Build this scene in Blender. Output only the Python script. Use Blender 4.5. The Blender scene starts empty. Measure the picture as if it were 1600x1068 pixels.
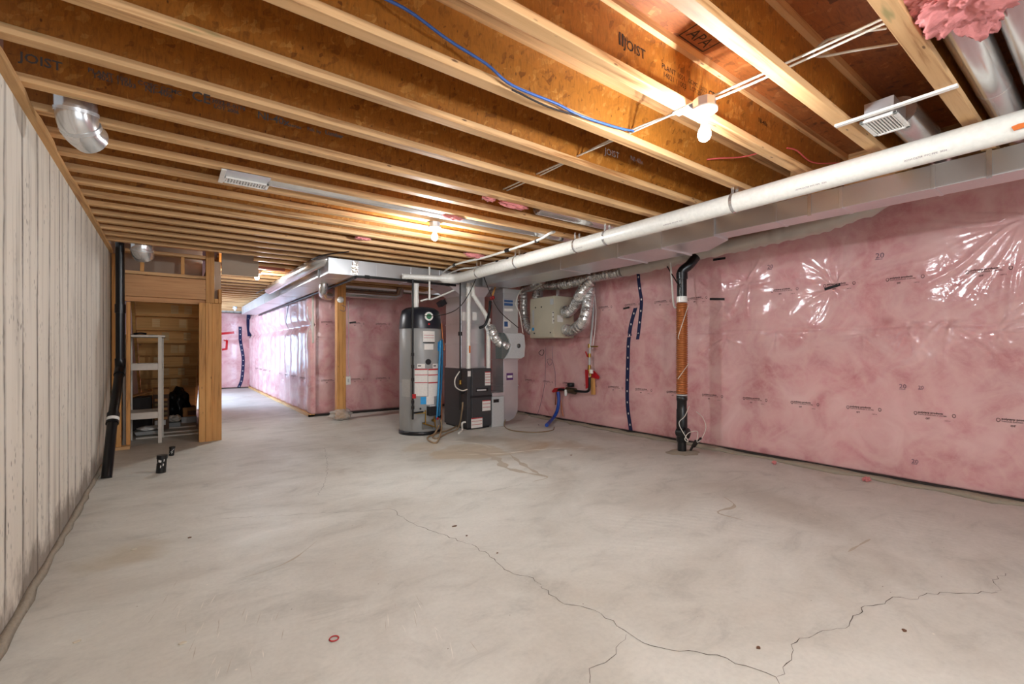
import bpy, bmesh, math, random
import numpy as np
from mathutils import Vector, Matrix
random.seed(7)
scene = bpy.context.scene
COL = scene.collection
# ---------------- camera, world, exposure, lamps ----------------
YAW = 36.65; FPX = 720.0; EYE = 1.2; HORIZ = 546.0
cd = bpy.data.cameras.new('camera'); cam = bpy.data.objects.new('camera', cd); COL.objects.link(cam)
cam.location = (0, 0, EYE); cam.rotation_euler = (math.radians(90), 0, math.radians(-YAW))
cd.sensor_width = 36; cd.lens = 36*FPX/1600; cd.shift_y = (HORIZ-534)/1600; cd.clip_start = .02
scene.camera = cam
scene.view_settings.view_transform = 'Standard'; scene.view_settings.look = 'None'
scene.view_settings.exposure = 0.0; scene.view_settings.gamma = 1; scene.view_settings.use_curve_mapping = False
world = bpy.data.worlds.new('world'); scene.world = world; world.use_nodes = True
world.node_tree.nodes['Background'].inputs[0].default_value = (.93, .95, 1.0, 1)
world.node_tree.nodes['Background'].inputs[1].default_value = 0.45
BULBS_AND_FILL = [((2.03, 1.205, 2.215), 205), ((1.975, 3.856, 2.24), 340), ((1.05, 7.775, 2.27), 270), ((.8, -.9, 2.2), 135)]  # last entry is an added fill lamp behind the camera, without a fixture
def lamp(name, loc, power, color=(.93, .965, 1.0), r=.036):
    l = bpy.data.lights.new(name, 'POINT'); l.energy = power; l.color = color; l.shadow_soft_size = r
    o = bpy.data.objects.new(name, l); COL.objects.link(o); o.location = loc; return o
for i, (p, e) in enumerate(BULBS_AND_FILL): lamp('bulb_and_fill_light', p, e)
def area(name, loc, rot, sx, sy, e, color):
    l = bpy.data.lights.new(name, 'AREA'); l.shape = 'RECTANGLE'; l.size = sx; l.size_y = sy; l.energy = e; l.color = color
    o = bpy.data.objects.new(name, l); COL.objects.link(o); o.location = loc; o.rotation_euler = rot; return o
area('hall_window_daylight', (-.9, 13.1, 1.4), (math.radians(90), 0, math.radians(-90)), 3.4, 1.5, 330, (.5, .72, 1))
area('rear_fill_light', (1.4, -2.4, 1.35), (math.radians(90), 0, 0), 3.4, 1.7, 45, (.86, .93, 1))  # added area light, fills the room from its open rear

# ---------------- measuring helper: pixel on a known plane -> place ----------------
SN, CS = math.sin(math.radians(YAW)), math.cos(math.radians(YAW))
def P(px, py, x=None, y=None, z=None):
    r = (px-800)/FPX; u = (HORIZ-py)/FPX; a = SN+CS*r; b = CS-SN*r
    t = x/a if x is not None else y/b if y is not None else (z-EYE)/u
    return Vector((t*a, t*b, EYE+t*u))

# ---------------- mesh builder ----------------
class M:
    def __init__(s): s.v = []; s.f = []; s.m = []; s.sm = []
    def add(s, vs, fs, mi=0, smooth=False):
        b = len(s.v); s.v += [tuple(q) for q in vs]
        for f in fs: s.f.append(tuple(b+i for i in f)); s.m.append(mi); s.sm.append(smooth)
        return s
    def box(s, x0, x1, y0, y1, z0, z1, mi=0):
        v = [(x, y, z) for z in (z0, z1) for y in (y0, y1) for x in (x0, x1)]
        return s.add(v, [(0, 2, 3, 1), (4, 5, 7, 6), (0, 1, 5, 4), (2, 6, 7, 3), (0, 4, 6, 2), (1, 3, 7, 5)], mi)
    def bar(s, a, b, w, h, mi=0, up=(0, 0, 1)):
        a = Vector(a); b = Vector(b); d = (b-a).normalized(); up = Vector(up)
        if abs(d.dot(up)) > .95: up = Vector((0, 1, 0))
        sd = d.cross(up).normalized(); u = sd.cross(d).normalized()
        vs = [p+sd*i*w/2+u*j*h/2 for p in (a, b) for j in (-1, 1) for i in (-1, 1)]
        return s.add(vs, [(0, 1, 3, 2), (4, 6, 7, 5), (0, 4, 5, 1), (2, 3, 7, 6), (0, 2, 6, 4), (1, 5, 7, 3)], mi)
    def tube(s, pts, r, n=12, mi=0, cap=True, rf=None, closed=False):
        pts = [Vector(p) for p in pts]; N = len(pts); rings = []
        up = None
        for i, p in enumerate(pts):
            if closed: d = pts[(i+1) % N]-pts[i-1]
            else: d = pts[min(i+1, N-1)]-pts[max(i-1, 0)]
            d.normalize()
            if up is None:
                up = Vector((0, 0, 1)) if abs(d.z) < .9 else Vector((0, 1, 0))
            sd = d.cross(up)
            if sd.length < 1e-4: up = Vector((1, 0, 0)); sd = d.cross(up)
            sd.normalize(); up = sd.cross(d).normalized()
            rr = r if rf is None else rf(i, N)
            rings.append([p+(sd*math.cos(2*math.pi*k/n)+up*math.sin(2*math.pi*k/n))*rr for k in range(n)])
        vs = [q for rg in rings for q in rg]; fs = []
        for i in range(N if closed else N-1):
            j = (i+1) % N
            for k in range(n): fs.append((i*n+k, j*n+k, j*n+(k+1) % n, i*n+(k+1) % n))
        s.add(vs, fs, mi, True)
        if cap and not closed:
            s.add(rings[0], [tuple(range(n))], mi); s.add(rings[-1], [tuple(range(n))[::-1]], mi)
        return s
    def lathe(s, c, prof, n=24, axis='z', mi=0, smooth=True):
        ax = {'z': lambda r, h, a: (c[0]+r*math.cos(a), c[1]+r*math.sin(a), c[2]+h),
              'y': lambda r, h, a: (c[0]+r*math.cos(a), c[1]+h, c[2]+r*math.sin(a)),
              'x': lambda r, h, a: (c[0]+h, c[1]+r*math.cos(a), c[2]+r*math.sin(a))}[axis]
        vs = [ax(r, h, 2*math.pi*k/n) for (r, h) in prof for k in range(n)]; fs = []
        for i in range(len(prof)-1):
            for k in range(n): fs.append((i*n+k, i*n+(k+1) % n, (i+1)*n+(k+1) % n, (i+1)*n+k))
        s.add(vs, fs, mi, smooth)
        for i in (0, len(prof)-1):
            if prof[i][0] > 1e-5: s.add([ax(prof[i][0], prof[i][1], 2*math.pi*k/n) for k in range(n)], [tuple(range(n))], mi)
        return s
    def prism(s, poly, d, mi=0):       # poly: list of 3D points (planar), d: thickness vector
        poly = [Vector(p) for p in poly]; d = Vector(d); n = len(poly)
        vs = poly+[p+d for p in poly]
        fs = [tuple(range(n))[::-1], tuple(range(n, 2*n))]+[(i, (i+1) % n, n+(i+1) % n, n+i) for i in range(n)]
        return s.add(vs, fs, mi)
    def build(s, name, mats, parent=None, bevel=0, **props):
        if not isinstance(mats, (list, tuple)): mats = [mats]
        A = np.array(s.v, float)
        c = (A.min(0)+A.max(0))/2
        if parent is None: c[2] = A[:, 2].min()
        me = bpy.data.meshes.new(name); me.from_pydata([tuple(q) for q in (A-c)], [], s.f)
        me.polygons.foreach_set('material_index', s.m); me.polygons.foreach_set('use_smooth', s.sm)
        for m in mats: me.materials.append(m)
        bm = bmesh.new(); bm.from_mesh(me); bmesh.ops.recalc_face_normals(bm, faces=bm.faces); bm.to_mesh(me); bm.free()
        me.update()
        o = bpy.data.objects.new(name, me); COL.objects.link(o); place(o, c, parent)
        if bevel:
            b = o.modifiers.new('bevel', 'BEVEL'); b.width = bevel; b.segments = 2; b.limit_method = 'ANGLE'; b.angle_limit = 1.0
        for k, v in props.items(): o[k] = v
        return o
WL = {}
def place(o, c, parent):
    c = Vector(c)
    if parent is not None: o.parent = parent; o.location = c-WL[parent.name]
    else: o.location = c
    WL[o.name] = c
def thing(name, label, cat, loc, group=None):
    o = bpy.data.objects.new(name, None); COL.objects.link(o); o.empty_display_size = .05
    place(o, loc, None); tag(o, label, cat, group); return o
def tag(o, label, cat, group=None):
    o['label'] = label; o['category'] = cat
    if group: o['group'] = group
    return o
def struct(o): o['kind'] = 'structure'; return o
def smooth_path(pts, n=8):
    pts = [Vector(p) for p in pts]; out = []
    Q = [pts[0]*2-pts[1]]+pts+[pts[-1]*2-pts[-2]]
    for i in range(1, len(Q)-2):
        for k in range(n):
            t = k/n; a, b, c, d = Q[i-1:i+3]
            out.append(.5*((2*b)+(c-a)*t+(2*a-5*b+4*c-d)*t*t+(3*b-a-3*c+d)*t**3))
    out.append(pts[-1]); return out
def resample(pts, step):
    L = [0]
    for i in range(1, len(pts)): L.append(L[-1]+(pts[i]-pts[i-1]).length)
    n = max(2, int(L[-1]/step)); out = []; j = 0
    for k in range(n+1):
        s = L[-1]*k/n
        while j < len(L)-2 and L[j+1] < s: j += 1
        t = (s-L[j])/max(1e-9, L[j+1]-L[j]); out.append(pts[j].lerp(pts[j+1], min(1, max(0, t))))
    return out
def text_mesh(body, size, origin, xd, yd, mat, name, parent, lift=None, extrude=0.0003, align='LEFT', bold=0.0, **pr):
    cu = bpy.data.curves.new('t', 'FONT'); cu.body = body; cu.size = size; cu.align_x = align; cu.extrude = 0; cu.resolution_u = 2; cu.offset = bold
    ob = bpy.data.objects.new('t', cu); COL.objects.link(ob)
    dg = bpy.context.evaluated_depsgraph_get(); me = bpy.data.meshes.new_from_object(ob.evaluated_get(dg))
    bpy.data.objects.remove(ob); o0 = Vector(origin); xd = Vector(xd).normalized(); yd = Vector(yd).normalized()
    m = M(); vs = []
    for v in me.vertices:
        q = o0+xd*v.co.x+yd*v.co.y
        if lift: q = lift(q)
        vs.append(q)
    m.add(vs, [tuple(p.vertices) for p in me.polygons])
    bpy.data.meshes.remove(me)
    return m.build(name, mat, parent, **pr)

# ---------------- materials ----------------
def N(nt, t, **k):
    n = nt.nodes.new(t)
    for a, b in k.items():
        if a.startswith('i_'):
            n.inputs[int(a[2:]) if a[2:].isdigit() else a[2:].replace('_', ' ')].default_value = b
        else: setattr(n, a, b)
    return n
def newmat(name):
    m = bpy.data.materials.new(name); m.use_nodes = True; nt = m.node_tree
    return m, nt, nt.nodes['Principled BSDF']
def srgb(r, g, b):
    f = lambda c: (c/255/12.92) if c/255 <= .04045 else ((c/255+.055)/1.055)**2.4
    return (f(r), f(g), f(b), 1)
def flat(name, c, rough=.5, metal=0, coat=0, trans=0, em=None, es=0, bump=0, bs=40, spec=.5, alpha=1):
    m, nt, b = newmat(name); b.inputs['Base Color'].default_value = srgb(*c)
    b.inputs['Roughness'].default_value = rough; b.inputs['Metallic'].default_value = metal
    b.inputs['Coat Weight'].default_value = coat; b.inputs['Transmission Weight'].default_value = trans
    b.inputs['Specular IOR Level'].default_value = spec; b.inputs['Alpha'].default_value = alpha
    if em: b.inputs['Emission Color'].default_value = srgb(*em); b.inputs['Emission Strength'].default_value = es
    nz = tex(nt, 'ShaderNodeTexNoise', bs, det=4); mixc = N(nt, 'ShaderNodeMix', data_type='RGBA', blend_type='MULTIPLY')
    mixc.inputs[0].default_value = .35; mixc.inputs[6].default_value = srgb(*c)
    rp = ramp(nt, nz.outputs[0], [(.3, (.75, .75, .75, 1)), (.7, (1.1, 1.1, 1.1, 1))]); nt.links.new(rp.outputs[0], mixc.inputs[7])
    nt.links.new(mixc.outputs[2], b.inputs['Base Color'])
    if bump:
        bp = N(nt, 'ShaderNodeBump'); bp.inputs['Strength'].default_value = bump; bp.inputs['Distance'].default_value = .01
        nt.links.new(nz.outputs[0], bp.inputs['Height']); nt.links.new(bp.outputs[0], b.inputs['Normal'])
    return m
def coords(nt, scale=(1, 1, 1), rnd=0, world=False, rot=(0, 0, 0)):
    if world: src = N(nt, 'ShaderNodeNewGeometry').outputs['Position']
    else: src = N(nt, 'ShaderNodeTexCoord').outputs['Object']
    mp = N(nt, 'ShaderNodeMapping'); mp.inputs['Scale'].default_value = scale; mp.inputs['Rotation'].default_value = rot
    if rnd:
        oi = N(nt, 'ShaderNodeObjectInfo'); ml = N(nt, 'ShaderNodeMath', operation='MULTIPLY'); ml.inputs[1].default_value = rnd
        nt.links.new(oi.outputs['Random'], ml.inputs[0]); ad = N(nt, 'ShaderNodeVectorMath', operation='ADD')
        nt.links.new(src, ad.inputs[0]); nt.links.new(ml.outputs[0], ad.inputs[1]); src = ad.outputs[0]
    nt.links.new(src, mp.inputs[0]); return mp.outputs[0]
def tex(nt, t, scale, vec=None, det=3, rough=.55, dist=0, **k):
    n = N(nt, t, **k); n.inputs['Scale'].default_value = scale
    if t == 'ShaderNodeTexNoise':
        n.inputs['Detail'].default_value = det; n.inputs['Roughness'].default_value = rough; n.inputs['Distortion'].default_value = dist
    if vec is None: vec = coords(nt)
    nt.links.new(vec, n.inputs['Vector']); return n
def ramp(nt, src, stops, interp='LINEAR'):
    r = N(nt, 'ShaderNodeValToRGB'); cr = r.color_ramp; cr.interpolation = interp
    while len(cr.elements) > 1: cr.elements.remove(cr.elements[-1])
    cr.elements[0].position = stops[0][0]; cr.elements[0].color = stops[0][1]
    for p, c in stops[1:]:
        e = cr.elements.new(p); e.color = c
    nt.links.new(src, r.inputs[0]); return r
def g(v): return (v, v, v, 1)
def mix(nt, fac, a, b, bt='MIX'):
    m = N(nt, 'ShaderNodeMix', data_type='RGBA', blend_type=bt)
    for sock, v in ((m.inputs[0], fac), (m.inputs[6], a), (m.inputs[7], b)):
        if hasattr(v, 'links'): nt.links.new(v, sock)
        else: sock.default_value = v
    return m.outputs[2]
def bump(nt, b, h, strength, dist=.01, sock='Normal'):
    bp = N(nt, 'ShaderNodeBump'); bp.inputs['Strength'].default_value = strength; bp.inputs['Distance'].default_value = dist
    nt.links.new(h, bp.inputs['Height']); nt.links.new(bp.outputs[0], b.inputs[sock]); return bp

def lumber(name, axis='x', base=(214, 168, 116), dark=(160, 108, 60), green=False):
    m, nt, b = newmat(name)
    st = {'x': (1.2, 26, 26), 'y': (26, 1.2, 26), 'z': (26, 26, 1.2)}[axis]
    v = coords(nt, st, 37); n1 = tex(nt, 'ShaderNodeTexNoise', 1, v, 6, .6, .6)
    r = ramp(nt, n1.outputs[0], [(.3, srgb(*dark)), (.46, srgb(*base)), (.7, srgb(min(255, base[0]+14), min(255, base[1]+16), min(255, base[2]+16)))])
    kt = {'x': (4.2, 15, 15), 'y': (15, 4.2, 15), 'z': (15, 15, 4.2)}[axis]
    vk = coords(nt, kt, 91); vo = tex(nt, 'ShaderNodeTexVoronoi', 1.0, vk)
    k = ramp(nt, vo.outputs['Distance'], [(.0, g(.85)), (.05, g(.8)), (.085, g(0))])
    c = mix(nt, k.outputs[0], r.outputs[0], srgb(92, 52, 26))
    big = tex(nt, 'ShaderNodeTexNoise', 1.1, coords(nt, (1, 1, 1), 53), 2)
    bt = ramp(nt, big.outputs[0], [(.3, g(.78)), (.65, g(1.06))])
    c = mix(nt, 1.0, c, bt.outputs[0], 'MULTIPLY')
    if green:
        gn = tex(nt, 'ShaderNodeTexNoise', 1.0, coords(nt, (1.6, 12, 12), 71), 3)
        gm = ramp(nt, gn.outputs[0], [(.70, g(0)), (.76, g(.55))])
        c = mix(nt, gm.outputs[0], c, srgb(84, 112, 62))
    nt.links.new(c, b.inputs['Base Color']); b.inputs['Roughness'].default_value = .62
    bump(nt, b, n1.outputs[0], .25, .003); return m
def osb(name, axes=(1, 1, 1), lo=(96, 50, 16), mid=(160, 98, 42), hi=(204, 146, 82), coatw=0, sc=1, fine=(55, 55, 12)):
    m, nt, b = newmat(name)
    def layer(rot, s, off):
        v0 = coords(nt, axes, 17, rot=rot); wn = tex(nt, 'ShaderNodeTexNoise', 9*sc, v0, 2)
        ad = N(nt, 'ShaderNodeMix', data_type='RGBA', blend_type='LINEAR_LIGHT'); ad.inputs[0].default_value = .045
        nt.links.new(v0, ad.inputs[6]); nt.links.new(wn.outputs['Color'], ad.inputs[7])
        mp = N(nt, 'ShaderNodeMapping'); mp.inputs['Scale'].default_value = s; mp.inputs['Location'].default_value = (off, off, off)
        nt.links.new(ad.outputs[2], mp.inputs[0])
        vo = N(nt, 'ShaderNodeTexVoronoi'); vo.inputs['Scale'].default_value = sc; nt.links.new(mp.outputs[0], vo.inputs['Vector'])
        return vo
    a = layer((.2, .5, .35), (13, 26, 34), 0); c_ = layer((.7, -.4, -.5), (30, 15, 14), 5)
    s1 = N(nt, 'ShaderNodeSeparateColor'); nt.links.new(a.outputs['Color'], s1.inputs[0])
    s2 = N(nt, 'ShaderNodeSeparateColor'); nt.links.new(c_.outputs['Color'], s2.inputs[0])
    av = N(nt, 'ShaderNodeMath', operation='MULTIPLY_ADD'); av.inputs[1].default_value = .45; nt.links.new(s1.outputs[0], av.inputs[0])
    hm = N(nt, 'ShaderNodeMath', operation='MULTIPLY'); hm.inputs[1].default_value = .4; nt.links.new(s2.outputs[1], hm.inputs[0]); nt.links.new(hm.outputs[0], av.inputs[2])
    r = ramp(nt, av.outputs[0], [(.0, srgb(*lo)), (.22, srgb(*mid)), (.6, srgb(*mid)), (.95, srgb(*hi))])
    fb = tex(nt, 'ShaderNodeTexNoise', 1, coords(nt, fine, 11), 6, .7, 1.5)
    fr = ramp(nt, fb.outputs[0], [(.32, g(.6)), (.5, g(1)), (.68, g(1.18))]); c = mix(nt, .85, r.outputs[0], fr.outputs[0], 'MULTIPLY')
    sp = tex(nt, 'ShaderNodeTexVoronoi', 16*sc, coords(nt, (1, 1, .5), 5)); sr = ramp(nt, sp.outputs['Distance'], [(.05, g(.75)), (.1, g(0))])
    c = mix(nt, sr.outputs[0], c, srgb(60, 28, 10))
    nt.links.new(c, b.inputs['Base Color']); b.inputs['Roughness'].default_value = .5
    b.inputs['Coat Weight'].default_value = coatw; b.inputs['Coat Roughness'].default_value = .3
    bump(nt, b, av.outputs[0], .35, .004); return m

def concrete_wall():
    m, nt, b = newmat('poured_concrete')
    v = coords(nt, (2.2, 2.2, .25), world=True); n1 = tex(nt, 'ShaderNodeTexNoise', 1.0, v, 8, .65)
    r = ramp(nt, n1.outputs[0], [(.25, srgb(172, 162, 148)), (.42, srgb(220, 211, 196)), (.75, srgb(234, 227, 214))])
    # form-board joints every .28 m with ragged dark edges
    ps = N(nt, 'ShaderNodeSeparateXYZ'); geo = N(nt, 'ShaderNodeNewGeometry'); nt.links.new(geo.outputs['Position'], ps.inputs[0])
    wob = tex(nt, 'ShaderNodeTexNoise', 1.0, coords(nt, (1.7, 1.7, .9), world=True), 5, .6)
    yy = N(nt, 'ShaderNodeMath', operation='MULTIPLY_ADD'); yy.inputs[1].default_value = .1; nt.links.new(wob.outputs[0], yy.inputs[0]); nt.links.new(ps.outputs['Y'], yy.inputs[2])
    dv = N(nt, 'ShaderNodeMath', operation='DIVIDE'); dv.inputs[1].default_value = .305; nt.links.new(yy.outputs[0], dv.inputs[0])
    fr = N(nt, 'ShaderNodeMath', operation='FRACT'); nt.links.new(dv.outputs[0], fr.inputs[0])
    ln = ramp(nt, fr.outputs[0], [(0, g(0)), (.42, g(0)), (.475, g(.35)), (.49, g(.95)), (.515, g(1)), (.54, g(.4)), (.62, g(0))])
    lw = tex(nt, 'ShaderNodeTexNoise', 1.0, coords(nt, (2.4, 2.4, 1.6), world=True), 5, .75); lwr = ramp(nt, lw.outputs[0], [(.36, g(.3)), (.56, g(1))])
    lm = mix(nt, 1.0, ln.outputs[0], lwr.outputs[0], 'MULTIPLY'); c = mix(nt, lm, r.outputs[0], srgb(74, 63, 53))
    # vertical weeping streaks
    st = tex(nt, 'ShaderNodeTexNoise', 1.0, coords(nt, (9, 9, .6), world=True), 6, .7)
    sm = ramp(nt, st.outputs[0], [(.5, g(0)), (.63, g(.5)), (.78, g(.85))])
    pt = tex(nt, 'ShaderNodeTexNoise', .9, coords(nt, (1, 1, .8), world=True), 3); pr = ramp(nt, pt.outputs[0], [(.4, g(.25)), (.62, g(1))])
    s2 = mix(nt, 1.0, sm.outputs[0], pr.outputs[0], 'MULTIPLY'); c = mix(nt, s2, c, srgb(120, 108, 94))
    # blow holes
    vo = tex(nt, 'ShaderNodeTexVoronoi', 1.0, coords(nt, (46, 46, 16), world=True)); vr = ramp(nt, vo.outputs['Distance'], [(.0, g(.95)), (.16, g(.9)), (.24, g(0))])
    pk = tex(nt, 'ShaderNodeTexNoise', 1.0, coords(nt, (5, 5, 2.2), world=True), 5, .7); pkr = ramp(nt, pk.outputs[0], [(.5, g(0)), (.62, g(.95))])
    holes = mix(nt, 1.0, vr.outputs[0], pkr.outputs[0], 'MULTIPLY'); c = mix(nt, holes, c, srgb(78, 68, 58))
    # damp, spalled strip at the foot of the wall
    zn = N(nt, 'ShaderNodeMath', operation='MULTIPLY_ADD'); zn.inputs[1].default_value = .75; nt.links.new(lw.outputs[0], zn.inputs[0])
    zs = N(nt, 'ShaderNodeMath', operation='SUBTRACT'); zs.inputs[0].default_value = .0; nt.links.new(ps.outputs['Z'], zs.inputs[1]); nt.links.new(zs.outputs[0], zn.inputs[2])
    zr = ramp(nt, zn.outputs[0], [(.18, g(0)), (.30, g(.75))]); c = mix(nt, zr.outputs[0], c, srgb(112, 98, 84))
    nt.links.new(c, b.inputs['Base Color']); b.inputs['Roughness'].default_value = .9
    hh = mix(nt, 1.0, n1.outputs[0], holes, 'SUBTRACT'); hh = mix(nt, .8, hh, lm, 'SUBTRACT'); bump(nt, b, hh, .6, .008); return m

def spot(nt, x, y, r0, r1, wob):
    """soft irregular patch of stain around a place on the floor"""
    geo = N(nt, 'ShaderNodeNewGeometry'); sb = N(nt, 'ShaderNodeVectorMath', operation='DISTANCE'); sb.inputs[1].default_value = (x, y, 0)
    nt.links.new(geo.outputs['Position'], sb.inputs[0]); ad = N(nt, 'ShaderNodeMath', operation='MULTIPLY_ADD'); ad.inputs[1].default_value = 1.4
    nt.links.new(wob, ad.inputs[0]); nt.links.new(sb.outputs['Value'], ad.inputs[2])
    return ramp(nt, ad.outputs[0], [(0, g(1)), (min(.99, r0), g(1)), (min(1, r1), g(0))]).outputs[0]
def floor_mat():
    m, nt, b = newmat('trowelled_concrete')
    wd = coords(nt, (1, 1, 1), world=True)
    n1 = tex(nt, 'ShaderNodeTexNoise', .8, wd, 6, .55, .8)
    r = ramp(nt, n1.outputs[0], [(.3, srgb(184, 178, 166)), (.5, srgb(202, 199, 189)), (.7, srgb(212, 210, 201))])
    n2 = tex(nt, 'ShaderNodeTexNoise', 1.0, coords(nt, (2.4, 4.2, 1), world=True, rot=(0, 0, .5)), 9, .7, .7)
    r2 = ramp(nt, n2.outputs[0], [(.3, g(.74)), (.46, g(.95)), (.7, g(1.06))]); c = mix(nt, .8, r.outputs[0], r2.outputs[0], 'MULTIPLY')
    n3 = tex(nt, 'ShaderNodeTexNoise', 45, wd, 4, .6); r3 = ramp(nt, n3.outputs[0], [(.3, g(.93)), (.6, g(1.02))]); c = mix(nt, .8, c, r3.outputs[0], 'MULTIPLY')
    wob = n1.outputs[0]
    for (x, y, a, q, col, f) in [(2.9, 4.75, .95, 1.2, (176, 148, 104), .4), (3.6, 4.6, .85, 1.1, (170, 140, 100), .4), (2.5, 5.3, .85, 1.1, (176, 152, 112), .35),
                                 (4.0, 4.2, .8, 1.0, (164, 132, 96), .45), (-.15, 3.5, .72, .9, (166, 146, 106), .35), (3.35, 5.2, .8, 1.1, (150, 132, 110), .5)]:
        s_ = spot(nt, x, y, a, q, wob); mm = mix(nt, 1.0, s_, g(f), 'MULTIPLY'); c = mix(nt, mm, c, srgb(*col))
    # pale scuffs and specks, dark grit
    vo = tex(nt, 'ShaderNodeTexVoronoi', 5.5, wd); vr = ramp(nt, vo.outputs['Distance'], [(.018, g(.8)), (.035, g(0))]); c = mix(nt, vr.outputs[0], c, srgb(226, 218, 204))
    vo = tex(nt, 'ShaderNodeTexVoronoi', 7.3, coords(nt, (1, 1.4, 1), world=True)); vr = ramp(nt, vo.outputs['Distance'], [(.02, g(.9)), (.032, g(0))]); c = mix(nt, vr.outputs[0], c, srgb(96, 76, 58))
    nt.links.new(c, b.inputs['Base Color'])
    rr = ramp(nt, n2.outputs[0], [(.3, g(.62)), (.7, g(.42))]); nt.links.new(rr.outputs[0], b.inputs['Roughness'])
    # fan-shaped trowel chatter
    wv = N(nt, 'ShaderNodeTexWave', wave_type='RINGS', rings_direction='Z'); wv.inputs['Scale'].default_value = 5; wv.inputs['Distortion'].default_value = 3.5; wv.inputs['Detail'].default_value = 3
    nt.links.new(coords(nt, (1, 1, 1), world=True), wv.inputs['Vector'])
    msk = ramp(nt, n1.outputs[0], [(.5, g(0)), (.62, g(1))]); h = mix(nt, 1.0, wv.outputs['Color'], msk.outputs[0], 'MULTIPLY')
    h2 = mix(nt, .5, n2.outputs[0], h); bump(nt, b, h2, .2, .01); return m

def poly_mat(name='vapour_barrier_film', cr=.11, base=(212, 154, 155), lt=(228, 186, 184), dk=(192, 116, 122)):
    m, nt, b = newmat(name)
    v = coords(nt, (1, 1, 1), world=True)
    n1 = tex(nt, 'ShaderNodeTexNoise', 2.6, v, 7, .55, .9)
    r = ramp(nt, n1.outputs[0], [(.25, srgb(*dk)), (.45, srgb(*base)), (.7, srgb(*lt))])
    n2 = tex(nt, 'ShaderNodeTexNoise', 1.1, v, 3, .5, .6); r2 = ramp(nt, n2.outputs[0], [(.35, g(.86)), (.65, g(1.06))])
    c = mix(nt, .9, r.outputs[0], r2.outputs[0], 'MULTIPLY')
    # pale fibre veins seen through the film
    rd = tex(nt, 'ShaderNodeTexNoise', 2.2, v, 2, .5, 1.2); vr = ramp(nt, rd.outputs[0], [(.4, g(0)), (.5, g(.3)), (.6, g(0))])
    fb = tex(nt, 'ShaderNodeTexNoise', 14, v, 6, .7, 1.0); fr = ramp(nt, fb.outputs[0], [(.4, g(0)), (.7, g(.45))])
    c = mix(nt, vr.outputs[0], c, srgb(226, 190, 184)); c = mix(nt, fr.outputs[0], c, srgb(222, 182, 176))
    sp = tex(nt, 'ShaderNodeTexVoronoi', 1.7, v); sr = ramp(nt, sp.outputs['Distance'], [(.03, g(.55)), (.12, g(0))]); c = mix(nt, sr.outputs[0], c, srgb(168, 92, 96))
    nt.links.new(c, b.inputs['Base Color']); b.inputs['Roughness'].default_value = .75; b.inputs['Specular IOR Level'].default_value = .2
    b.inputs['Coat Weight'].default_value = .85; b.inputs['Coat Roughness'].default_value = cr; b.inputs['Coat IOR'].default_value = 1.5
    n4 = tex(nt, 'ShaderNodeTexNoise', 7, v, 3, .5, 1.0); bump(nt, b, n4.outputs[0], .25, .02, 'Coat Normal'); return m
def sheet_metal(name, c=(224, 226, 228), rough=.33, bs=1.6, bstr=.12, sp=1):
    m, nt, b = newmat(name); v = coords(nt, (1, 1, 1), 13)
    n1 = tex(nt, 'ShaderNodeTexNoise', bs, v, 3); vo = tex(nt, 'ShaderNodeTexVoronoi', 55, v)
    s = N(nt, 'ShaderNodeSeparateColor'); nt.links.new(vo.outputs['Color'], s.inputs[0])
    rg = ramp(nt, s.outputs[0], [(0, g(rough-.015)), (1, g(rough+.03))]); nt.links.new(rg.outputs[0], b.inputs['Roughness'])
    cc = ramp(nt, n1.outputs[0], [(.3, srgb(*[int(q*.93) for q in c])), (.7, srgb(*c))]); nt.links.new(cc.outputs[0], b.inputs['Base Color'])
    b.inputs['Metallic'].default_value = .8; bump(nt, b, n1.outputs[0], bstr, .03); return m
def foil():
    m, nt, b = newmat('crinkled_foil'); v = coords(nt, (1, 1, 1), 13)
    vo = tex(nt, 'ShaderNodeTexVoronoi', 42, v); n1 = tex(nt, 'ShaderNodeTexNoise', 30, v, 3)
    b.inputs['Base Color'].default_value = srgb(232, 230, 226); b.inputs['Metallic'].default_value = .75; b.inputs['Roughness'].default_value = .2
    h = mix(nt, .5, vo.outputs['Distance'], n1.outputs[0]); bump(nt, b, h, .7, .012); return m

W_X = lumber('spruce_along_x', 'x', green=True); W_Z = lumber('spruce_upright', 'z', (212, 152, 84), (158, 98, 44)); W_Y = lumber('spruce_along_y', 'y', (208, 160, 104))
W_HDR = lumber('header_lumber', 'x', (200, 146, 96), (170, 112, 64))
CARDL = lumber('pale_stair_block', 'x', (250, 206, 142), (236, 184, 118)); W_DARK = lumber('stair_board', 'x', (244, 184, 108), (222, 156, 84))
OSB_WEB = osb('osb_web', (1, 1, 1), (118, 66, 18), (168, 104, 34), (206, 150, 76), .1, 1.3)
OSB_SUB = osb('osb_subfloor', (1, 1, 1), (84, 40, 14), (150, 84, 38), (196, 136, 84), .15, 1, (9, 48, 20))
CONC = concrete_wall(); FLOOR = floor_mat(); POLY = poly_mat(); POLY_H = poly_mat('hall_film', .24)
GALV = sheet_metal('galvanised_sheet'); GALV_R = sheet_metal('galvanised_round_pipe', (226, 226, 226), .2, 2, .1)
FOIL = foil()
PVC = flat('white_plastic_pipe', (232, 230, 222), .32); ABS = flat('black_plastic_pipe', (18, 18, 20), .28, bump=.05)
INK = flat('black_ink', (34, 22, 18), .7); INKG = flat('grey_ink', (112, 88, 104), .7); INKF = flat('film_ink', (44, 16, 20), .6)
WHITE = flat('white_enamel', (236, 234, 228), .35); WPAINT = flat('white_painted_wood', (214, 206, 194), .6, bs=12)
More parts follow.
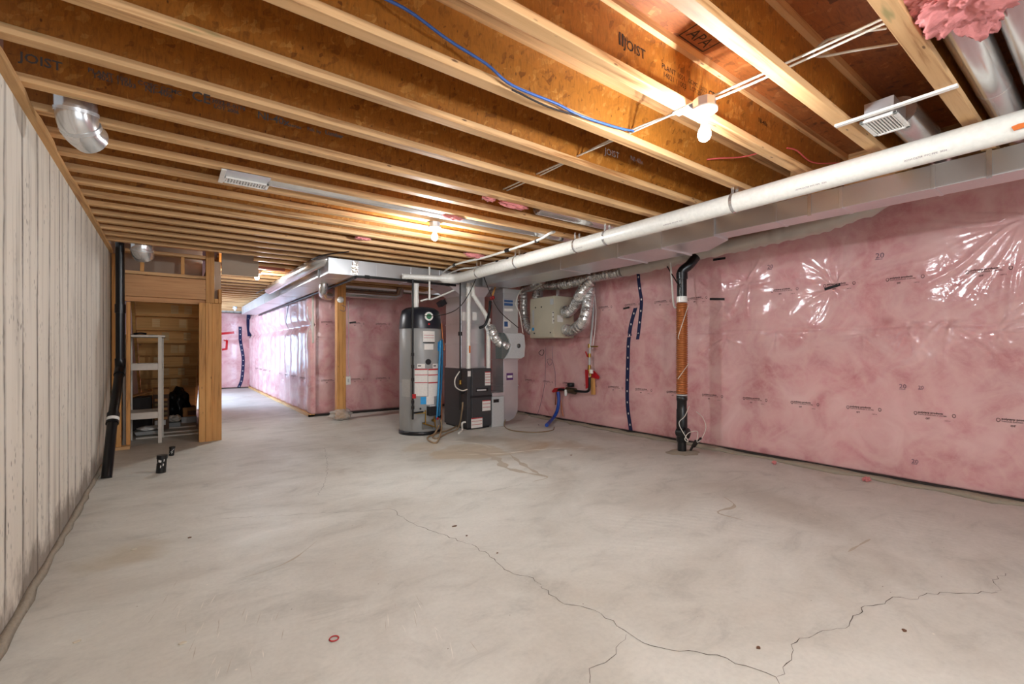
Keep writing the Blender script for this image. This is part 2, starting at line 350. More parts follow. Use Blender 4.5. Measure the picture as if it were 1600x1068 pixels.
GREY = flat('grey_tank_paint', (150, 150, 148), .38, bs=3); CHAR = flat('charcoal_cabinet_paint', (58, 58, 60), .42, bs=4); BLACKP = flat('black_plastic', (20, 21, 24), .35)
NAVYCAP = flat('dark_navy_plastic_cap', (26, 30, 40), .33); RED = flat('red_plastic', (178, 28, 30), .45); REDTAPE = flat('red_tape', (190, 24, 34), .4)
BLUE = flat('blue_plastic', (36, 134, 186), .35); CABLEBLUE = flat('blue_cable_jacket', (62, 98, 168), .4); CABLEW = flat('white_cable_jacket', (226, 220, 208), .45)
CABLEP = flat('red_cable_jacket', (216, 96, 92), .45); PAPER = flat('label_paper', (226, 222, 216), .6); ORANGE = flat('orange_tape', (216, 112, 40), .5)
COPPER = flat('copper', (176, 110, 74), .3, 1); BRASS = flat('brass', (176, 140, 70), .35, 1); IRON = flat('black_iron_pipe', (30, 29, 29), .4, .3)
TAPEB = flat('navy_sheathing_tape', (24, 34, 74), .35); HOSEB = flat('blue_tape_wrap', (30, 70, 160), .4); BEIGE = flat('beige_cabinet_paint', (196, 188, 166), .45, bs=3)
HUMG = flat('light_grey_plastic', (190, 192, 192), .35); TAN = flat('tan_flexible_hose', (150, 126, 96), .5); CARD = flat('cardboard', (182, 128, 76), .8); BAG = flat('black_bag_plastic', (18, 18, 20), .3, bump=.5, bs=14)
DRYWALL = flat('drywall_paper', (176, 158, 140), .8, bs=4); BRONZE = flat('ribbed_copper_brown_sleeve', (176, 106, 58), .3, .5); INSUL = flat('pink_fibreglass', (212, 132, 130), .95, bump=.9, bs=26)
SLEEVE = flat('dull_plastic_sleeve', (186, 176, 164), .3, bump=.6, bs=9, coat=.4); DARKGAP = flat('dark_gasket_and_slot_shade', (44, 38, 34), .8); GRAYTAPE = flat('black_sheath_tape', (20, 18, 20), .5)
CLEARP = flat('clear_plastic_wrap', (214, 208, 198), .2, coat=.6, alpha=.45, bump=.6, bs=20); DIRTY = flat('rough_dirty_mortar', (160, 148, 130), .95, bump=.9, bs=30)
BULBM = flat('lit_bulb_glass', (255, 250, 240), .3, em=(255, 246, 232), es=25); PORC = flat('porcelain', (240, 238, 232), .25)
PURPLE = flat('purple_label', (92, 48, 110), .5); NAVYLBL = flat('photo_blue_label', (50, 84, 132), .5); ENERG = flat('sky_blue_label', (30, 150, 214), .5); GREENL = flat('green_badge_ink', (60, 120, 84), .5)
REDINK = flat('red_label_ink', (186, 48, 52), .6); CRACK = flat('crack_shadow', (70, 58, 48), .95)

# ================= SETTING =================
XL, XR, YN, YB = -.56, 5.35, -2.6, 8.8
CEIL = 2.38; SUB = CEIL+.302
f = M().box(-1.3, XR+.3, YN, 17.2, -.12, 0).build('floor', FLOOR); struct(f)
c = M().box(-.85, XR+.3, YN, 17.2, SUB, SUB+.02).build('ceiling', OSB_SUB); struct(c)
w = M().box(XL-.22, XL, YN, 7.25, 0, 2.342).build('wall_left', CONC); struct(w)
w = M().box(XR+.08, XR+.28, YN, YB+.3, 0, SUB).build('wall_right', CONC); struct(w)
w = M().box(2.12, XR+.08, YB+.1, YB+.3, 0, CEIL).build('wall_back', CONC); struct(w)
w = M().box(2.12, 2.3, YB+.3, 16.7, 0, CEIL).build('wall_hall_right', CONC); struct(w)
w = M().box(-1.3, 2.3, 16.7, 16.9, 0, SUB).build('wall_end', CONC); struct(w)
w = M().box(.44, .56, 7.33, 9.95, 0, CEIL).build('wall_stair', DRYWALL); struct(w)
w = M().box(XL-.22, XL, 7.25, 11.2, 0, SUB).build('wall_stair_left', CONC); struct(w)
w = M().box(XL, .42, 11.2, 11.3, 0, SUB).build('wall_stair_back', DRYWALL); struct(w)
# dirty mortar fillets at the foot of the walls
def fillet(name, x, y0, y1, h, d, side, n=60):
    m = M(); ys = [y0+(y1-y0)*i/n for i in range(n+1)]; vs = []
    for y in ys:
        a = h*(.6+.7*random.random()); q = d*(.6+.7*random.random())
        vs += [(x, y, a), (x+side*q*.55, y, a*.75), (x+side*q, y, .0), (x, y, 0)]
    fs = [(4*i+k, 4*i+4+k, 4*i+4+(k+1) % 4, 4*i+(k+1) % 4) for i in range(n) for k in range(4)]+[(0, 1, 2, 3), tuple(4*n+k for k in (3, 2, 1, 0))]
    m.add(vs, fs, 0, True); return struct(m.build(name, DIRTY))
fillet('baseboard_left', XL, -2.5, 6.9, .024, .034, 1, 60)
fillet('baseboard_right', XR+.02, -2.5, 8.0, .03, .17, -1)
# floor cracks as thin grooves' dark fill
def crack(pts, w, nm='floor_crack'):
    pts = [P(*q, z=0) for q in pts]; path = resample(pts, .035); m = M(); vs = []
    for i, p in enumerate(path):
        d = (path[min(i+1, len(path)-1)]-path[max(0, i-1)]).normalized(); s = Vector((-d.y, d.x, 0))
        ww = w*(.35+random.random()); p = p+s*random.uniform(-.013, .013)
        vs += [p+s*ww+Vector((0, 0, .0008)), p-s*ww+Vector((0, 0, .0008))]
    m.add(vs, [(2*i, 2*i+1, 2*i+3, 2*i+2) for i in range(len(path)-1)]); return m.build(nm, CRACK, f)
crack([(612, 795), (640, 816), (690, 835), (735, 850), (755, 862), (800, 895), (835, 905), (870, 938), (930, 955), (985, 988), (1010, 1006), (1060, 1014), (1120, 1022), (1155, 1040), (1213, 1056), (1222, 1068)], .0018)
crack([(1217, 1058), (1230, 1040), (1243, 1004), (1285, 985), (1322, 978), (1340, 960), (1348, 948), (1380, 945), (1400, 933), (1435, 935), (1450, 927), (1490, 925), (1560, 926)], .0015)
crack([(612, 795), (570, 798), (520, 800), (470, 803), (420, 806), (340, 810)], .0011)
crack([(975, 990), (970, 1008), (950, 1028), (926, 1043), (920, 1066)], .001)
crack([(508, 700), (512, 725), (508, 755), (495, 775)], .001)
crack([(760, 768), (790, 762), (820, 755)], .0011)
crack([(1560, 925), (1556, 905), (1570, 895)], .001)

STN = flat('damp_stain', (176, 164, 146), .6, bs=5); PALE = flat('pale_slurry', (224, 218, 206), .8, bs=8)
def ribbon(pts, w, mat, nm):
    path = resample(smooth_path([P(*q, z=0) for q in pts], 5), .04); m = M(); vs = []; ph = random.uniform(0, 6)
    for i, p in enumerate(path):
        d = (path[min(i+1, len(path)-1)]-path[max(0, i-1)]).normalized(); s_ = Vector((-d.y, d.x, 0)); e = math.sin(math.pi*(i+.3)/len(path))
        ww = w*e*(.7+.4*math.sin(i*.9+ph)+random.uniform(-.15, .15)); vs += [p+s_*ww+Vector((0, 0, .0006)), p-s_*ww*random.uniform(.6, 1)+Vector((0, 0, .0006))]
    m.add(vs, [(2*i, 2*i+1, 2*i+3, 2*i+2) for i in range(len(path)-1)]); return m.build(nm, mat, f)
ribbon([(690, 704), (740, 706), (775, 716), (790, 730), (820, 738), (856, 745), (832, 752)], .06, STN, 'water_stain')
ribbon([(795, 708), (812, 722), (838, 738), (852, 745)], .04, STN, 'water_stain')
ribbon([(700, 710), (760, 709), (790, 708), (840, 702), (900, 699), (950, 697)], .018, PALE, 'slurry_line')
ribbon([(610, 690), (680, 688), (740, 692), (770, 700)], .02, PALE, 'slurry_line')
ribbon([(1130, 775), (1148, 790), (1120, 800), (1160, 812)], .02, STN, 'water_stain')
ribbon([(1325, 862), (1345, 850), (1360, 842)], .016, STN, 'water_stain')
ribbon([(370, 905), (420, 890), (460, 872), (495, 845)], .008, STN, 'trowel_edge')
m = M(); rs = random.Random(5)
for k in range(46):
    cx = rs.choice([(265, 960), (290, 930), (330, 955), (300, 1010), (370, 1030), (620, 960), (700, 990), (400, 980)]); q = P(cx[0]+rs.uniform(-45, 45), cx[1]+rs.uniform(-28, 28), z=0)
    an = rs.gauss(math.radians(8), .12); L = rs.uniform(.05, .13); w_ = rs.uniform(.0008, .0018); d = Vector((math.cos(an+1.2), math.sin(an+1.2), 0)); n_ = Vector((-d.y, d.x, 0)); z_ = Vector((0, 0, .0007))
    m.add([q-d*L/2+z_, q+n_*w_+z_, q+d*L/2+z_, q-n_*w_+z_], [(0, 1, 2, 3)], k % 2)
m.build('trowel_marks', [flat('faint_scratch', (176, 166, 150), .7), PALE], f, kind='stuff')

# ================= JOISTS =================
def flange_prof(m, x0, x1, yc, z0, z1): return m.box(x0, x1, yc-.0318, yc+.0318, z0, z1)
joist_y = [.535+.4064*k for k in range(7)]+[.535+.4064*6+.3048*k for k in range(1, 13)]
WD = ['nearest the camera at the top right', 'second from the camera', 'third from the camera, holding the lit bulb', 'fourth from the camera, carrying the blue cable', 'fifth from the camera',
      'sixth from the camera', 'seventh from the camera, last of the wide-spaced ones']
ORD = ['first', 'second', 'third', 'fourth', 'fifth', 'sixth', 'seventh', 'eighth', 'ninth', 'tenth', 'eleventh', 'twelfth', 'thirteenth', 'fourteenth', 'fifteenth', 'sixteenth', 'seventeenth', 'eighteenth', 'nineteenth', 'twentieth', 'twenty-first', 'twenty-second', 'twenty-third']
def make_joist(yfar, x0, x1, label, group):
    yc = yfar-.0318; t = thing('floor_joist', label, 'joist', ((x0+x1)/2, yc, CEIL), group)
    flange_prof(M(), x0, x1, yc, CEIL, CEIL+.038).build('bottom_flange', W_X, t, bevel=.003)
    flange_prof(M(), x0, x1, yc, SUB-.038, SUB).build('top_flange', W_X, t)
    M().box(x0, x1, yc-.005, yc+.005, CEIL+.038, SUB-.038).build('web', OSB_WEB, t)
    return t
def copy_joist(src, dy, label, group, dx=0):
    r = src.copy(); COL.objects.link(r); r.location = src.location+Vector((dx, dy, 0)); r['label'] = label; r['group'] = group
    for ch in list(src.children):
        c = ch.copy(); COL.objects.link(c); c.parent = r
    WL[r.name] = WL[src.name]+Vector((dx, dy, 0)); return r
JG = 'I-joists across the main basement ceiling'
J = []
for i, y in enumerate(joist_y):
    lab = ('wooden I-joist with orange strand-board web, '+WD[i]) if i < 7 else 'wooden I-joist in the close-spaced run, %s counting away from the camera' % ORD[i-7]
    if i == 0: J.append(make_joist(y, XL-.02, 4.14, lab, JG))
    else: J.append(copy_joist(J[0], y-joist_y[0], lab, JG))
for q in range(6): copy_joist(J[0], -.4064*(q+1), 'wooden I-joist just behind the camera, %s from the picture edge' % ORD[q], JG)
HG = 'I-joists over the hall'
h0 = make_joist(7.4, .6, 2.6, 'wooden I-joist over the hall, nearest the camera', HG)
hy = 7.4; k = 1
while hy < 16.2:
    hy += .4064
    copy_joist(h0, hy-7.4, 'wooden I-joist over the hall, %s beyond the nearest one' % ORD[k-1], HG); k += 1
h1 = make_joist(6.98, .9, 4.14, 'wooden I-joist above the silver cross duct, in front of the furnace plenum', 'I-joists over the furnace')
for q, lab in enumerate(['wooden I-joist right over the furnace plenum', 'wooden I-joist just behind the furnace plenum', 'wooden I-joist over the gap behind the water heater', 'wooden I-joist hard against the rear pink wall']):
    copy_joist(h1, .4064*(q+1), lab, 'I-joists over the furnace', 0)
tag(M().box(4.145, 4.2, -2.5, 8.7, CEIL+.005, SUB).build('rim_beam', W_Y), 'long lumber beam above the right-hand duct carrying the joist ends', 'beam')
# printing on joist webs
def jt(i, px, py, s, size, bold=0, mat=INK):
    yf = joist_y[i]-.0318-.0058; p = P(px, py, y=yf)
    text_mesh(s, size, (p.x, yf-.0004, p.z), (1, 0, 0), (0, 0, 1), mat, 'printed_marking', J[i], bold=bold)
jt(2, 966, 68, 'II', .075, .002); jt(2, 974, 62, 'NI', .03); jt(2, 975, 74, 'JOIST', .062, .0006); jt(2, 1034, 106, 'PLANT 1001', .036); jt(2, 1036, 119, '14021 11003', .036)
jt(2, 1075, 128, 'CCMC 13032', .03); jt(2, 1078, 140, 'LOT 2006', .03); jt(2, 1107, 150, 'CE', .05, .001); jt(2, 1185, 190, 'NI-40x', .04)
jt(5, 30, 94, 'JOIST', .05, .0008); jt(5, 137, 112, 'PLANT 1001', .026, .0006); jt(5, 145, 121, '14021 11003', .026, .0006)
jt(5, 215, 131, 'COSC CCMC', .026, .0006); jt(5, 226, 142, 'NI-40x', .034, .0006); jt(5, 299, 155, 'CE', .06, .001)
jt(5, 325, 158, '13032-R-0174', .026, .0006); jt(5, 334, 168, 'LOT 2006', .024, .0006); jt(5, 402, 184, 'NI-40x', .05, .0008); jt(5, 452, 197, 'series', .024, .0005); jt(5, 480, 203, 'Fab. by', .024, .0005); jt(5, 508, 209, 'Lumber', .03, .001)
jt(3, 945, 240, 'JOIST', .05); jt(3, 985, 250, 'NI-40x', .04); 
q = P(1095, 60, z=SUB-.002); st = M(); bx, by = q.x-.1, q.y-.05
for (a, b_, w_) in (((0, 0), (.2, 0), .006), ((0, .1), (.2, .1), .006), ((0, 0), (0, .1), .006), ((.2, 0), (.2, .1), .006)):
    st.bar((bx+a[0], by+a[1], SUB-.001), (bx+b_[0], by+b_[1], SUB-.001), w_, .001)
st.build('stamp_frame', INK, c); text_mesh('APA', .085, (bx+.02, by+.08, SUB-.0016), (1, 0, 0), (0, -1, 0), INK, 'printed_marking', c)

# sill plate on top of the left wall
m = M(); n = 60; x0 = XL-.2
vs = []
for i in range(n+1):
    y = -2.5+(7.2+2.5)*i/n; e = -.525+random.uniform(-.006, .006)
    vs += [(x0, y, 2.342), (e, y, 2.342), (e-.002, y, 2.378), (x0, y, 2.378)]
m.add(vs, [(4*i+k, 4*i+4+k, 4*i+4+(k+1) % 4, 4*i+(k+1) % 4) for i in range(n) for k in range(4)]+[(0, 1, 2, 3), tuple(4*n+k for k in (3, 2, 1, 0))])
tag(m.build('sill_plate', W_Y), 'long pale lumber sill plate with splintered edge on top of the concrete wall', 'lumber')

# ================= PINK VAPOUR BARRIER =================
class Sheet:
    """film over insulation on a wall; u runs along the wall, v is height, d points into the room"""
    def __init__(s, o, ud, nd, L, Hh, seed, stars=(), seams=(1.41,), stud=.61, amp=.02, tuft=()):
        s.o = Vector(o); s.ud = Vector(ud); s.nd = Vector(nd); s.L = L; s.H = Hh; s.seams = seams; s.stud = stud; s.amp = amp
        rs = np.random.RandomState(seed); s.w = [(rs.uniform(1, 7), rs.uniform(1, 7), rs.uniform(0, 6.3), rs.uniform(0, 6.3), rs.uniform(.3, 1)) for _ in range(14)]
        s.stars = []
        for (u, v, n, R, A, a0, a1) in stars:
            s.stars.append((u, v, R, A, [(rs.uniform(a0, a1), rs.uniform(.006, .018), rs.uniform(.4, 1), rs.uniform(.4, 1.1)) for _ in range(n)]))
    def h(s, U, V):
        U = np.asarray(U, float); V = np.asarray(V, float)
        z = .02+s.amp*(.5-.5*np.cos(2*np.pi*U/s.stud+.8*np.sin(1.3*U)))*np.clip((s.H-V)/.15, 0, 1)*np.clip((V+.02)/.12, 0, 1)**.5
        for (a, b, p, q, k) in s.w: z = z+.0026*k*np.sin(a*U+p+1.3*np.sin(b*V))*np.sin(b*V*1.7+q)
        for sm in s.seams: z = z-.012*np.exp(-((V-sm)/.012)**2)-(s.amp-.02 if s.amp > .03 else 0)*1.3*np.exp(-((V-sm)/.09)**2)
        for (u, v, R, A, rays) in s.stars:
            dx = U-u; dy = V-v; r = np.sqrt(dx*dx+dy*dy)+1e-6; th = np.arctan2(dy, dx)
            z = z-.02*np.exp(-(r/.07)**2)
            for (a, w, k, l) in rays:
                da = (th-a+np.pi) % (2*np.pi)-np.pi; off = da*r+.02*np.sin(r*9+a*5)
                z = z+A*k*np.exp(-(off/(w*(.6+1.6*r)))**2)*np.exp(-r/(R*l))*np.clip(r/.05, 0, 1)*(np.abs(da) < 1.2)
        return z
    def pt(s, u, v, lift=0): return s.o+s.ud*u+Vector((0, 0, 1))*v+s.nd*(float(s.h(u, v))+lift)
    def project(s, q, lift=.0035):
        u = (Vector(q)-s.o).dot(s.ud); return s.pt(u, q[2]-s.o.z, lift)
    def build(s, name, mat, step=.014, label='', cat='vapour barrier'):
        nu = int(s.L/step); nv = int(s.H/step); u = np.linspace(0, s.L, nu+1); v = np.linspace(0, s.H, nv+1)
        U, V = np.meshgrid(u, v); Hh = s.h(U, V)
        Pn = np.array(s.o)[None, None]+U[..., None]*np.array(s.ud)+V[..., None]*np.array((0, 0, 1.))+Hh[..., None]*np.array(s.nd)
        m = M(); idx = np.arange((nu+1)*(nv+1)).reshape(nv+1, nu+1)
        fs = np.stack([idx[:-1, :-1], idx[:-1, 1:], idx[1:, 1:], idx[1:, :-1]], -1).reshape(-1, 4)
        m.v = [tuple(q) for q in Pn.reshape(-1, 3)]; m.f = [tuple(q) for q in fs.tolist()]
        # closed rim back to the wall
        base = len(m.v); rim = list(idx[0, :])+list(idx[1:, -1])+list(idx[-1, :-1][::-1])+list(idx[1:-1, 0][::-1])
        for i in rim:
            q = Vector(m.v[i]); d = (q-s.o).dot(s.nd); m.v.append(tuple(q-s.nd*(d+.03)))
        for k in range(len(rim)): k2 = (k+1) % len(rim); m.f.append((int(rim[k]), base+k, base+k2, int(rim[k2])))
        m.m = [0]*len(m.f); m.sm = [True]*len(m.f)
        o = m.build(name, mat); tag(o, label, cat); return o

def uR(Y): return YN_R-Y
YN_R = 8.78
def uv(px, py):
    q = P(px, py, x=XR-.03); return (YN_R-q.y, q.z-.035)
PI = math.pi
stars = [(uv(1305, 447)+(34, .55, .007, -PI, PI)), (uv(1165, 442)+(30, .5, .006, -PI, PI)), (uv(985, 432)+(22, .4, .006, -PI, PI)), (uv(1602, 340)+(26, .7, .008, PI*.55, PI*1.5)),
         (uv(1480, 500)+(22, .4, .012, -PI, 0)), (uv(1130, 475)+(16, .4, .005, -PI, PI)), (uv(1560, 515)+(20, .45, .011, -PI, PI)), (uv(1345, 520)+(16, .3, .01, -PI, 0)), (uv(1210, 515)+(16, .3, .01, -PI, 0)), (uv(1130, 530)+(14, .3, .009, -PI, 0)), (uv(905, 600)+(10, .3, .004, -PI, PI)), (uv(1420, 505)+(18, .35, .012, -PI*.9, -.3))]
SR = Sheet((XR+.02, YN_R, .035), (0, -1, 0), (-1, 0, 0), 11.3, 2.62, 3, stars, (1.375,), .61, .012)
vb = SR.build('vapour_barrier', POLY, .013, 'glossy clear film over pink insulation covering the long right-hand wall')
def prt(sh, s_, size, px, py, xd, plane, mat=INKF, par=None, nm='printed_marking', bold=0):
    q = P(px, py, **plane); return text_mesh(s_, size, q, xd, (0, 0, 1), mat, nm, par, lift=sh.project, bold=bold)
def logo(sh, q, xd, par, mat=INKF):
    """emblem, two lines of print, emblem, and small codes below"""
    xd = Vector(xd); m = M()
    def emb(c):
        for k in range(10):
            a0, a1 = 2*PI*k/10, 2*PI*(k+1)/10
            pts = [c+xd*math.cos(a)*r+Vector((0, 0, 1))*math.sin(a)*r*(1.1 if math.sin(a) > 0 else 1.6) for (a, r) in ((a0, .009), (a1, .009), (a1, .0125), (a0, .0125))]
            m.add([sh.project(p_) for p_ in pts], [(0, 1, 2, 3)])
    emb(q+xd*(-.018)+Vector((0, 0, .004))); emb(q+xd*.232+Vector((0, 0, .004))); m.build('printed_emblem', mat, par)
    text_mesh('polytarp products', .0225, q+Vector((0, 0, .006)), xd, (0, 0, 1), mat, 'printed_marking', par, lift=sh.project, bold=.0006)
    text_mesh('VAPOUR BARRIER 51.34-M86', .0148, q+Vector((0, 0, -.012)), xd, (0, 0, 1), mat, 'printed_marking', par, lift=sh.project)
    text_mesh('OT', .02, q+xd*.05+Vector((0, 0, -.045)), xd, (0, 0, 1), mat, 'printed_marking', par, lift=sh.project, bold=.0008)
    text_mesh('140714', .013, q+xd*.17+Vector((0, 0, -.05)), xd, (0, 0, 1), mat, 'printed_marking', par, lift=sh.project)
for k in range(-6, 12):
    if k in (-1,): continue
    Y = 1.13+.51*k
    for (zz, oy) in ((.635, 0), (1.845, .2)):
        Yq = Y+oy-(.51 if k == 0 and zz > 1 else 0)*0
        if zz > 1 and (2.4 < Yq < 3.2): continue
        logo(SR, Vector((XR, Yq, zz)), (0, -1, 0), vb)
logo(SR, Vector((XR, .62, .635)), (0, -1, 0), vb); logo(SR, Vector((XR, .80, 1.845)), (0, -1, 0), vb)
for (px, py, sz) in ((1200, 420, .06), (1368, 404, .07), (1405, 606, .055), (1425, 722, .05), (1435, 607, .04)):
    prt(SR, '20', sz, px, py, (0, -1, 0), dict(x=XR), INKG, vb); prt(SR, '_', sz*1.6, px, py, (0, -1, 0), dict(x=XR), INKG, vb)
def patch(sh, a, b, w, mat, par, nm='tape_strip', off=.003, seg=None):
    """strip of tape laid on the film from point a to b"""
    a = Vector(a); b = Vector(b); d = (b-a); n_ = seg or max(2, int(d.length/.03)); d.normalize(); up = d.cross(sh.nd).normalized()
    m = M(); vs = []
    for i in range(n_+1):
        p_ = a.lerp(b, i/n_)
        for q in (-1, 1): vs.append(sh.project(p_+up*q*w/2, off))
    m.add(vs, [(2*i, 2*i+1, 2*i+3, 2*i+2) for i in range(n_)], 0, True)
    return m.build(nm, mat, par)
for (p0, p1) in (((1289, 452), (1313, 444)), ((1110, 467), (1132, 467)), ((1115, 406), (1134, 403)), ((974, 482), (984, 480))):
    patch(SR, P(*p0, x=XR), P(*p1, x=XR), .028, GRAYTAPE, vb, 'black_tape_patch')
def navy_strip(sh, pts, w, par, plane):
    pts = [P(*p_, **plane) for p_ in pts]
    path = resample(smooth_path(pts, 4), .04); vs = []; m = M()
    for i, p_ in enumerate(path):
        for q in (-1, 1): vs.append(sh.project(p_+sh.ud*q*w/2, .004))
    m.add(vs, [(2*i, 2*i+1, 2*i+3, 2*i+2) for i in range(len(path)-1)], 0, True)
    for i in range(2, len(path)-1, 4):
        c0 = path[i]
        m.add([sh.project(c0+sh.ud*math.cos(a)*.012+Vector((0, 0, 1))*math.sin(a)*.016, .0052) for a in [2*PI*k/10 for k in range(10)]], [tuple(range(10))], 1)
    m.build('navy_tape_strip', [TAPEB, PAPER], par, label='navy blue tape strip with white round marks')
navy_strip(SR, [(998, 424), (1001, 455), (1003, 478), (997, 530)], .055, vb, dict(x=XR))
navy_strip(SR, [(994, 481), (984, 520), (981, 580), (981, 630), (986, 672)], .07, vb, dict(x=XR))
tag(M().box(XR-.045, XR+.05, -2.5, 8.78, .0, .034).build('sill_gasket', DARKGAP), 'dark bottom plate under the pink film along the right wall', 'lumber')
# back wall film
SB = Sheet((2.06, YB+.03, .035), (1, 0, 0), (0, -1, 0), 3.25, 2.3, 9, [(.95, 1.87, 20, .5, .006, -PI*.5, PI*.5), (.3, 1.9, 12, .4, .005, -PI, PI), (1.6, 1.95, 14, .4, .005, -PI, PI)], (1.375,), .61, .02)
vb2 = SB.build('vapour_barrier', POLY, .02, 'glossy clear film over pink insulation on the rear wall behind the post and water heater')
patch(SB, P(546, 504, y=YB), P(556, 503, y=YB), .03, GRAYTAPE, vb2, 'black_tape_patch')
for x in (2.25, 2.76, 3.27): 
    for zz in (.635, 1.7): logo(SB, Vector((x, YB, zz)), (1, 0, 0), vb2)
M().box(2.0, 5.3, YB-.05, YB+.02, 0, .034).build('sill_gasket', DARKGAP); tag(bpy.data.objects['sill_gasket.001'], 'dark bottom plate under the pink film on the rear wall', 'lumber')
# hall film
SH = Sheet((2.08, 16.6, .05), (0, -1, 0), (-1, 0, 0), 7.86, 2.22, 21, [(7.4, 1.58, 14, .35, .012, -PI, PI), (6.6, 1.5, 12, .35, .012, -PI, PI), (5.7, 1.5, 12, .35, .012, -PI, PI), (4.6, 1.5, 12, .35, .012, -PI, PI), (3.2, 1.5, 12, .3, .01, -PI, PI)], (1.6,), .61, .065)
vb3 = SH.build('vapour_barrier', POLY_H, .022, 'wrinkled shiny film over pink insulation along the right side of the hall')
for k in range(9): logo(SH, Vector((2.05, 9.5+.7*k, .66)), (0, -1, 0), vb3)
patch(SH, (2.05, 8.86, 1.98), (2.05, 8.86, 1.2), .035, PAPER, vb3, 'pale_tape_strip')
for Y_ in (9.6, 10.7, 12.1): patch(SH, (2.05, Y_, 2.15), (2.05, Y_+.15, 1.66), .02, GRAYTAPE, vb3, 'black_tie')
tag(M().box(2.0, 2.1, 8.75, 16.6, 0, .049).build('sill_plate', W_Y), 'lumber bottom plate under the hall film', 'lumber')
tag(M().box(2.045, 2.08, 8.735, 8.8, 1.32, 2.28).build('corner_strip', WPAINT), 'pale tape strip on the upper corner where hall film meets rear wall film', 'tape')
SE = Sheet((-1.0, 16.62, .03), (1, 0, 0), (0, -1, 0), 3.05, 2.3, 31, [(2.3, 1.5, 12, .4, .012, -PI, PI)], (1.5,), .61, .07)
vb4 = SE.build('vapour_barrier', POLY_H, .03, 'puffy film over pink insulation on the far end wall of the hall with red tape')
pl = dict(y=16.55)
patch(SE, P(346, 521, **pl), P(366, 519, **pl), .07, REDTAPE, vb4, 'red_tape_strip')
for a, b in (((350, 531), (355, 531)), ((355, 531), (354, 546)), ((347, 546), (354, 545))): patch(SE, P(*a, **pl), P(*b, **pl), .06, REDTAPE, vb4, 'red_tape_strip')
navy_strip(SE, [(375, 510), (376, 535), (380, 560), (378, 590), (373, 605)], .09, vb4, pl)
navy_strip(SE, [(389, 486), (388, 505), (390, 525)], .1, vb4, pl)

# ================= DUCTWORK =================
def seams(m, xs=None, ys=None, x0=0, x1=0, y0=0, y1=0, z0=0, z1=0, mi=0):
    """raised drive cleats around a rectangular duct"""
    for x in xs or []: m.box(x-.012, x+.012, y0-.004, y1+.004, z0-.004, z1, mi)
    for y in ys or []: m.box(x0-.004, x1+.004, y-.012, y+.012, z0-.004, z1, mi)
# long duct along the right side
t = thing('supply_duct', 'long flat galvanised duct running under the joists along the right side', 'duct', (4.0, 2.6, 2.22))
a = M().box(3.88, 4.1, -2.5, 2.2, 2.22, 2.372); seams(a, ys=[.3, .75, 1.25, 1.7], x0=3.88, x1=4.1, z0=2.22, z1=2.372); a.build('narrow_section', GALV, t, .003)
a = M(); a.prism([(3.86, 2.2, 2.2), (4.1, 2.2, 2.2), (4.38, 2.55, 2.2), (4.38, 5.95, 2.18), (3.86, 5.95, 2.18)], (0, 0, .17)); seams(a, ys=[2.75, 3.3, 4.2, 5.1], x0=3.86, x1=4.38, z0=2.185, z1=2.36); a.build('wide_section', GALV, t, .003)
a = M()
for y in (.5, 1.45, 2.6, 3.7, 4.8): M().box(3.872, 3.878, y-.012, y+.012, 2.21, 2.38).build('hanger_strap', GALV_R, t)
# cross duct and hall duct
t = thing('cross_duct', 'shiny rectangular galvanised duct crossing above the water heater', 'duct', (2.6, 6.3, 2.17))
a = M().box(1.62, 3.5, 6.08, 6.5, 2.17, 2.372); seams(a, xs=[1.93, 2.25, 2.75, 3.2], y0=6.08, y1=6.5, z0=2.17, z1=2.372); a.build('duct_section', GALV, t, .003)
a = M().prism([(1.9, 6.076, 2.19), (1.99, 6.076, 2.175), (2.0, 6.076, 2.36), (1.92, 6.076, 2.365)], (0, -.004, 0)); a.build('foil_tape', FOIL, t)
t = thing('hall_duct', 'rectangular galvanised duct running away along the hall ceiling', 'duct', (1.8, 10.5, 2.17))
a = M().box(1.6, 1.96, 6.52, 14.6, 2.17, 2.372); seams(a, ys=[7.6, 9.2, 10.8, 12.4, 14], x0=1.6, x1=1.96, z0=2.17, z1=2.372); a.build('duct_section', GALV, t, .003)
m = M().tube(smooth_path([(1.75, 6.28, 2.38), (1.62, 6.2, 2.36), (1.5, 6.4, 2.3), (1.47, 6.8, 2.28), (1.46, 7.4, 2.28), (1.45, 9.3, 2.28)], 6), .075, 20)
tag(m.build('round_duct', GALV_R), 'round silver duct with elbow beside the hall duct', 'duct')
m = M().tube([(2.3, 8.3, 2.2), (2.4, 8.3, 2.2), (3.42, 8.3, 2.2), (3.5, 8.3, 2.23), (3.53, 8.3, 2.36)], .07, 20)
tag(m.build('round_duct', GALV_R), 'round silver duct running low behind the wooden post', 'duct')
m = M().tube(smooth_path([(1.83, 7.1, 2.2), (1.83, 7.15, 2.08), (1.9, 7.4, 2.04), (2.05, 7.62, 2.05)], 6), .06, 18)
tag(m.build('duct_elbow', GALV_R), 'silver duct elbow dropping left of the wooden post', 'duct')
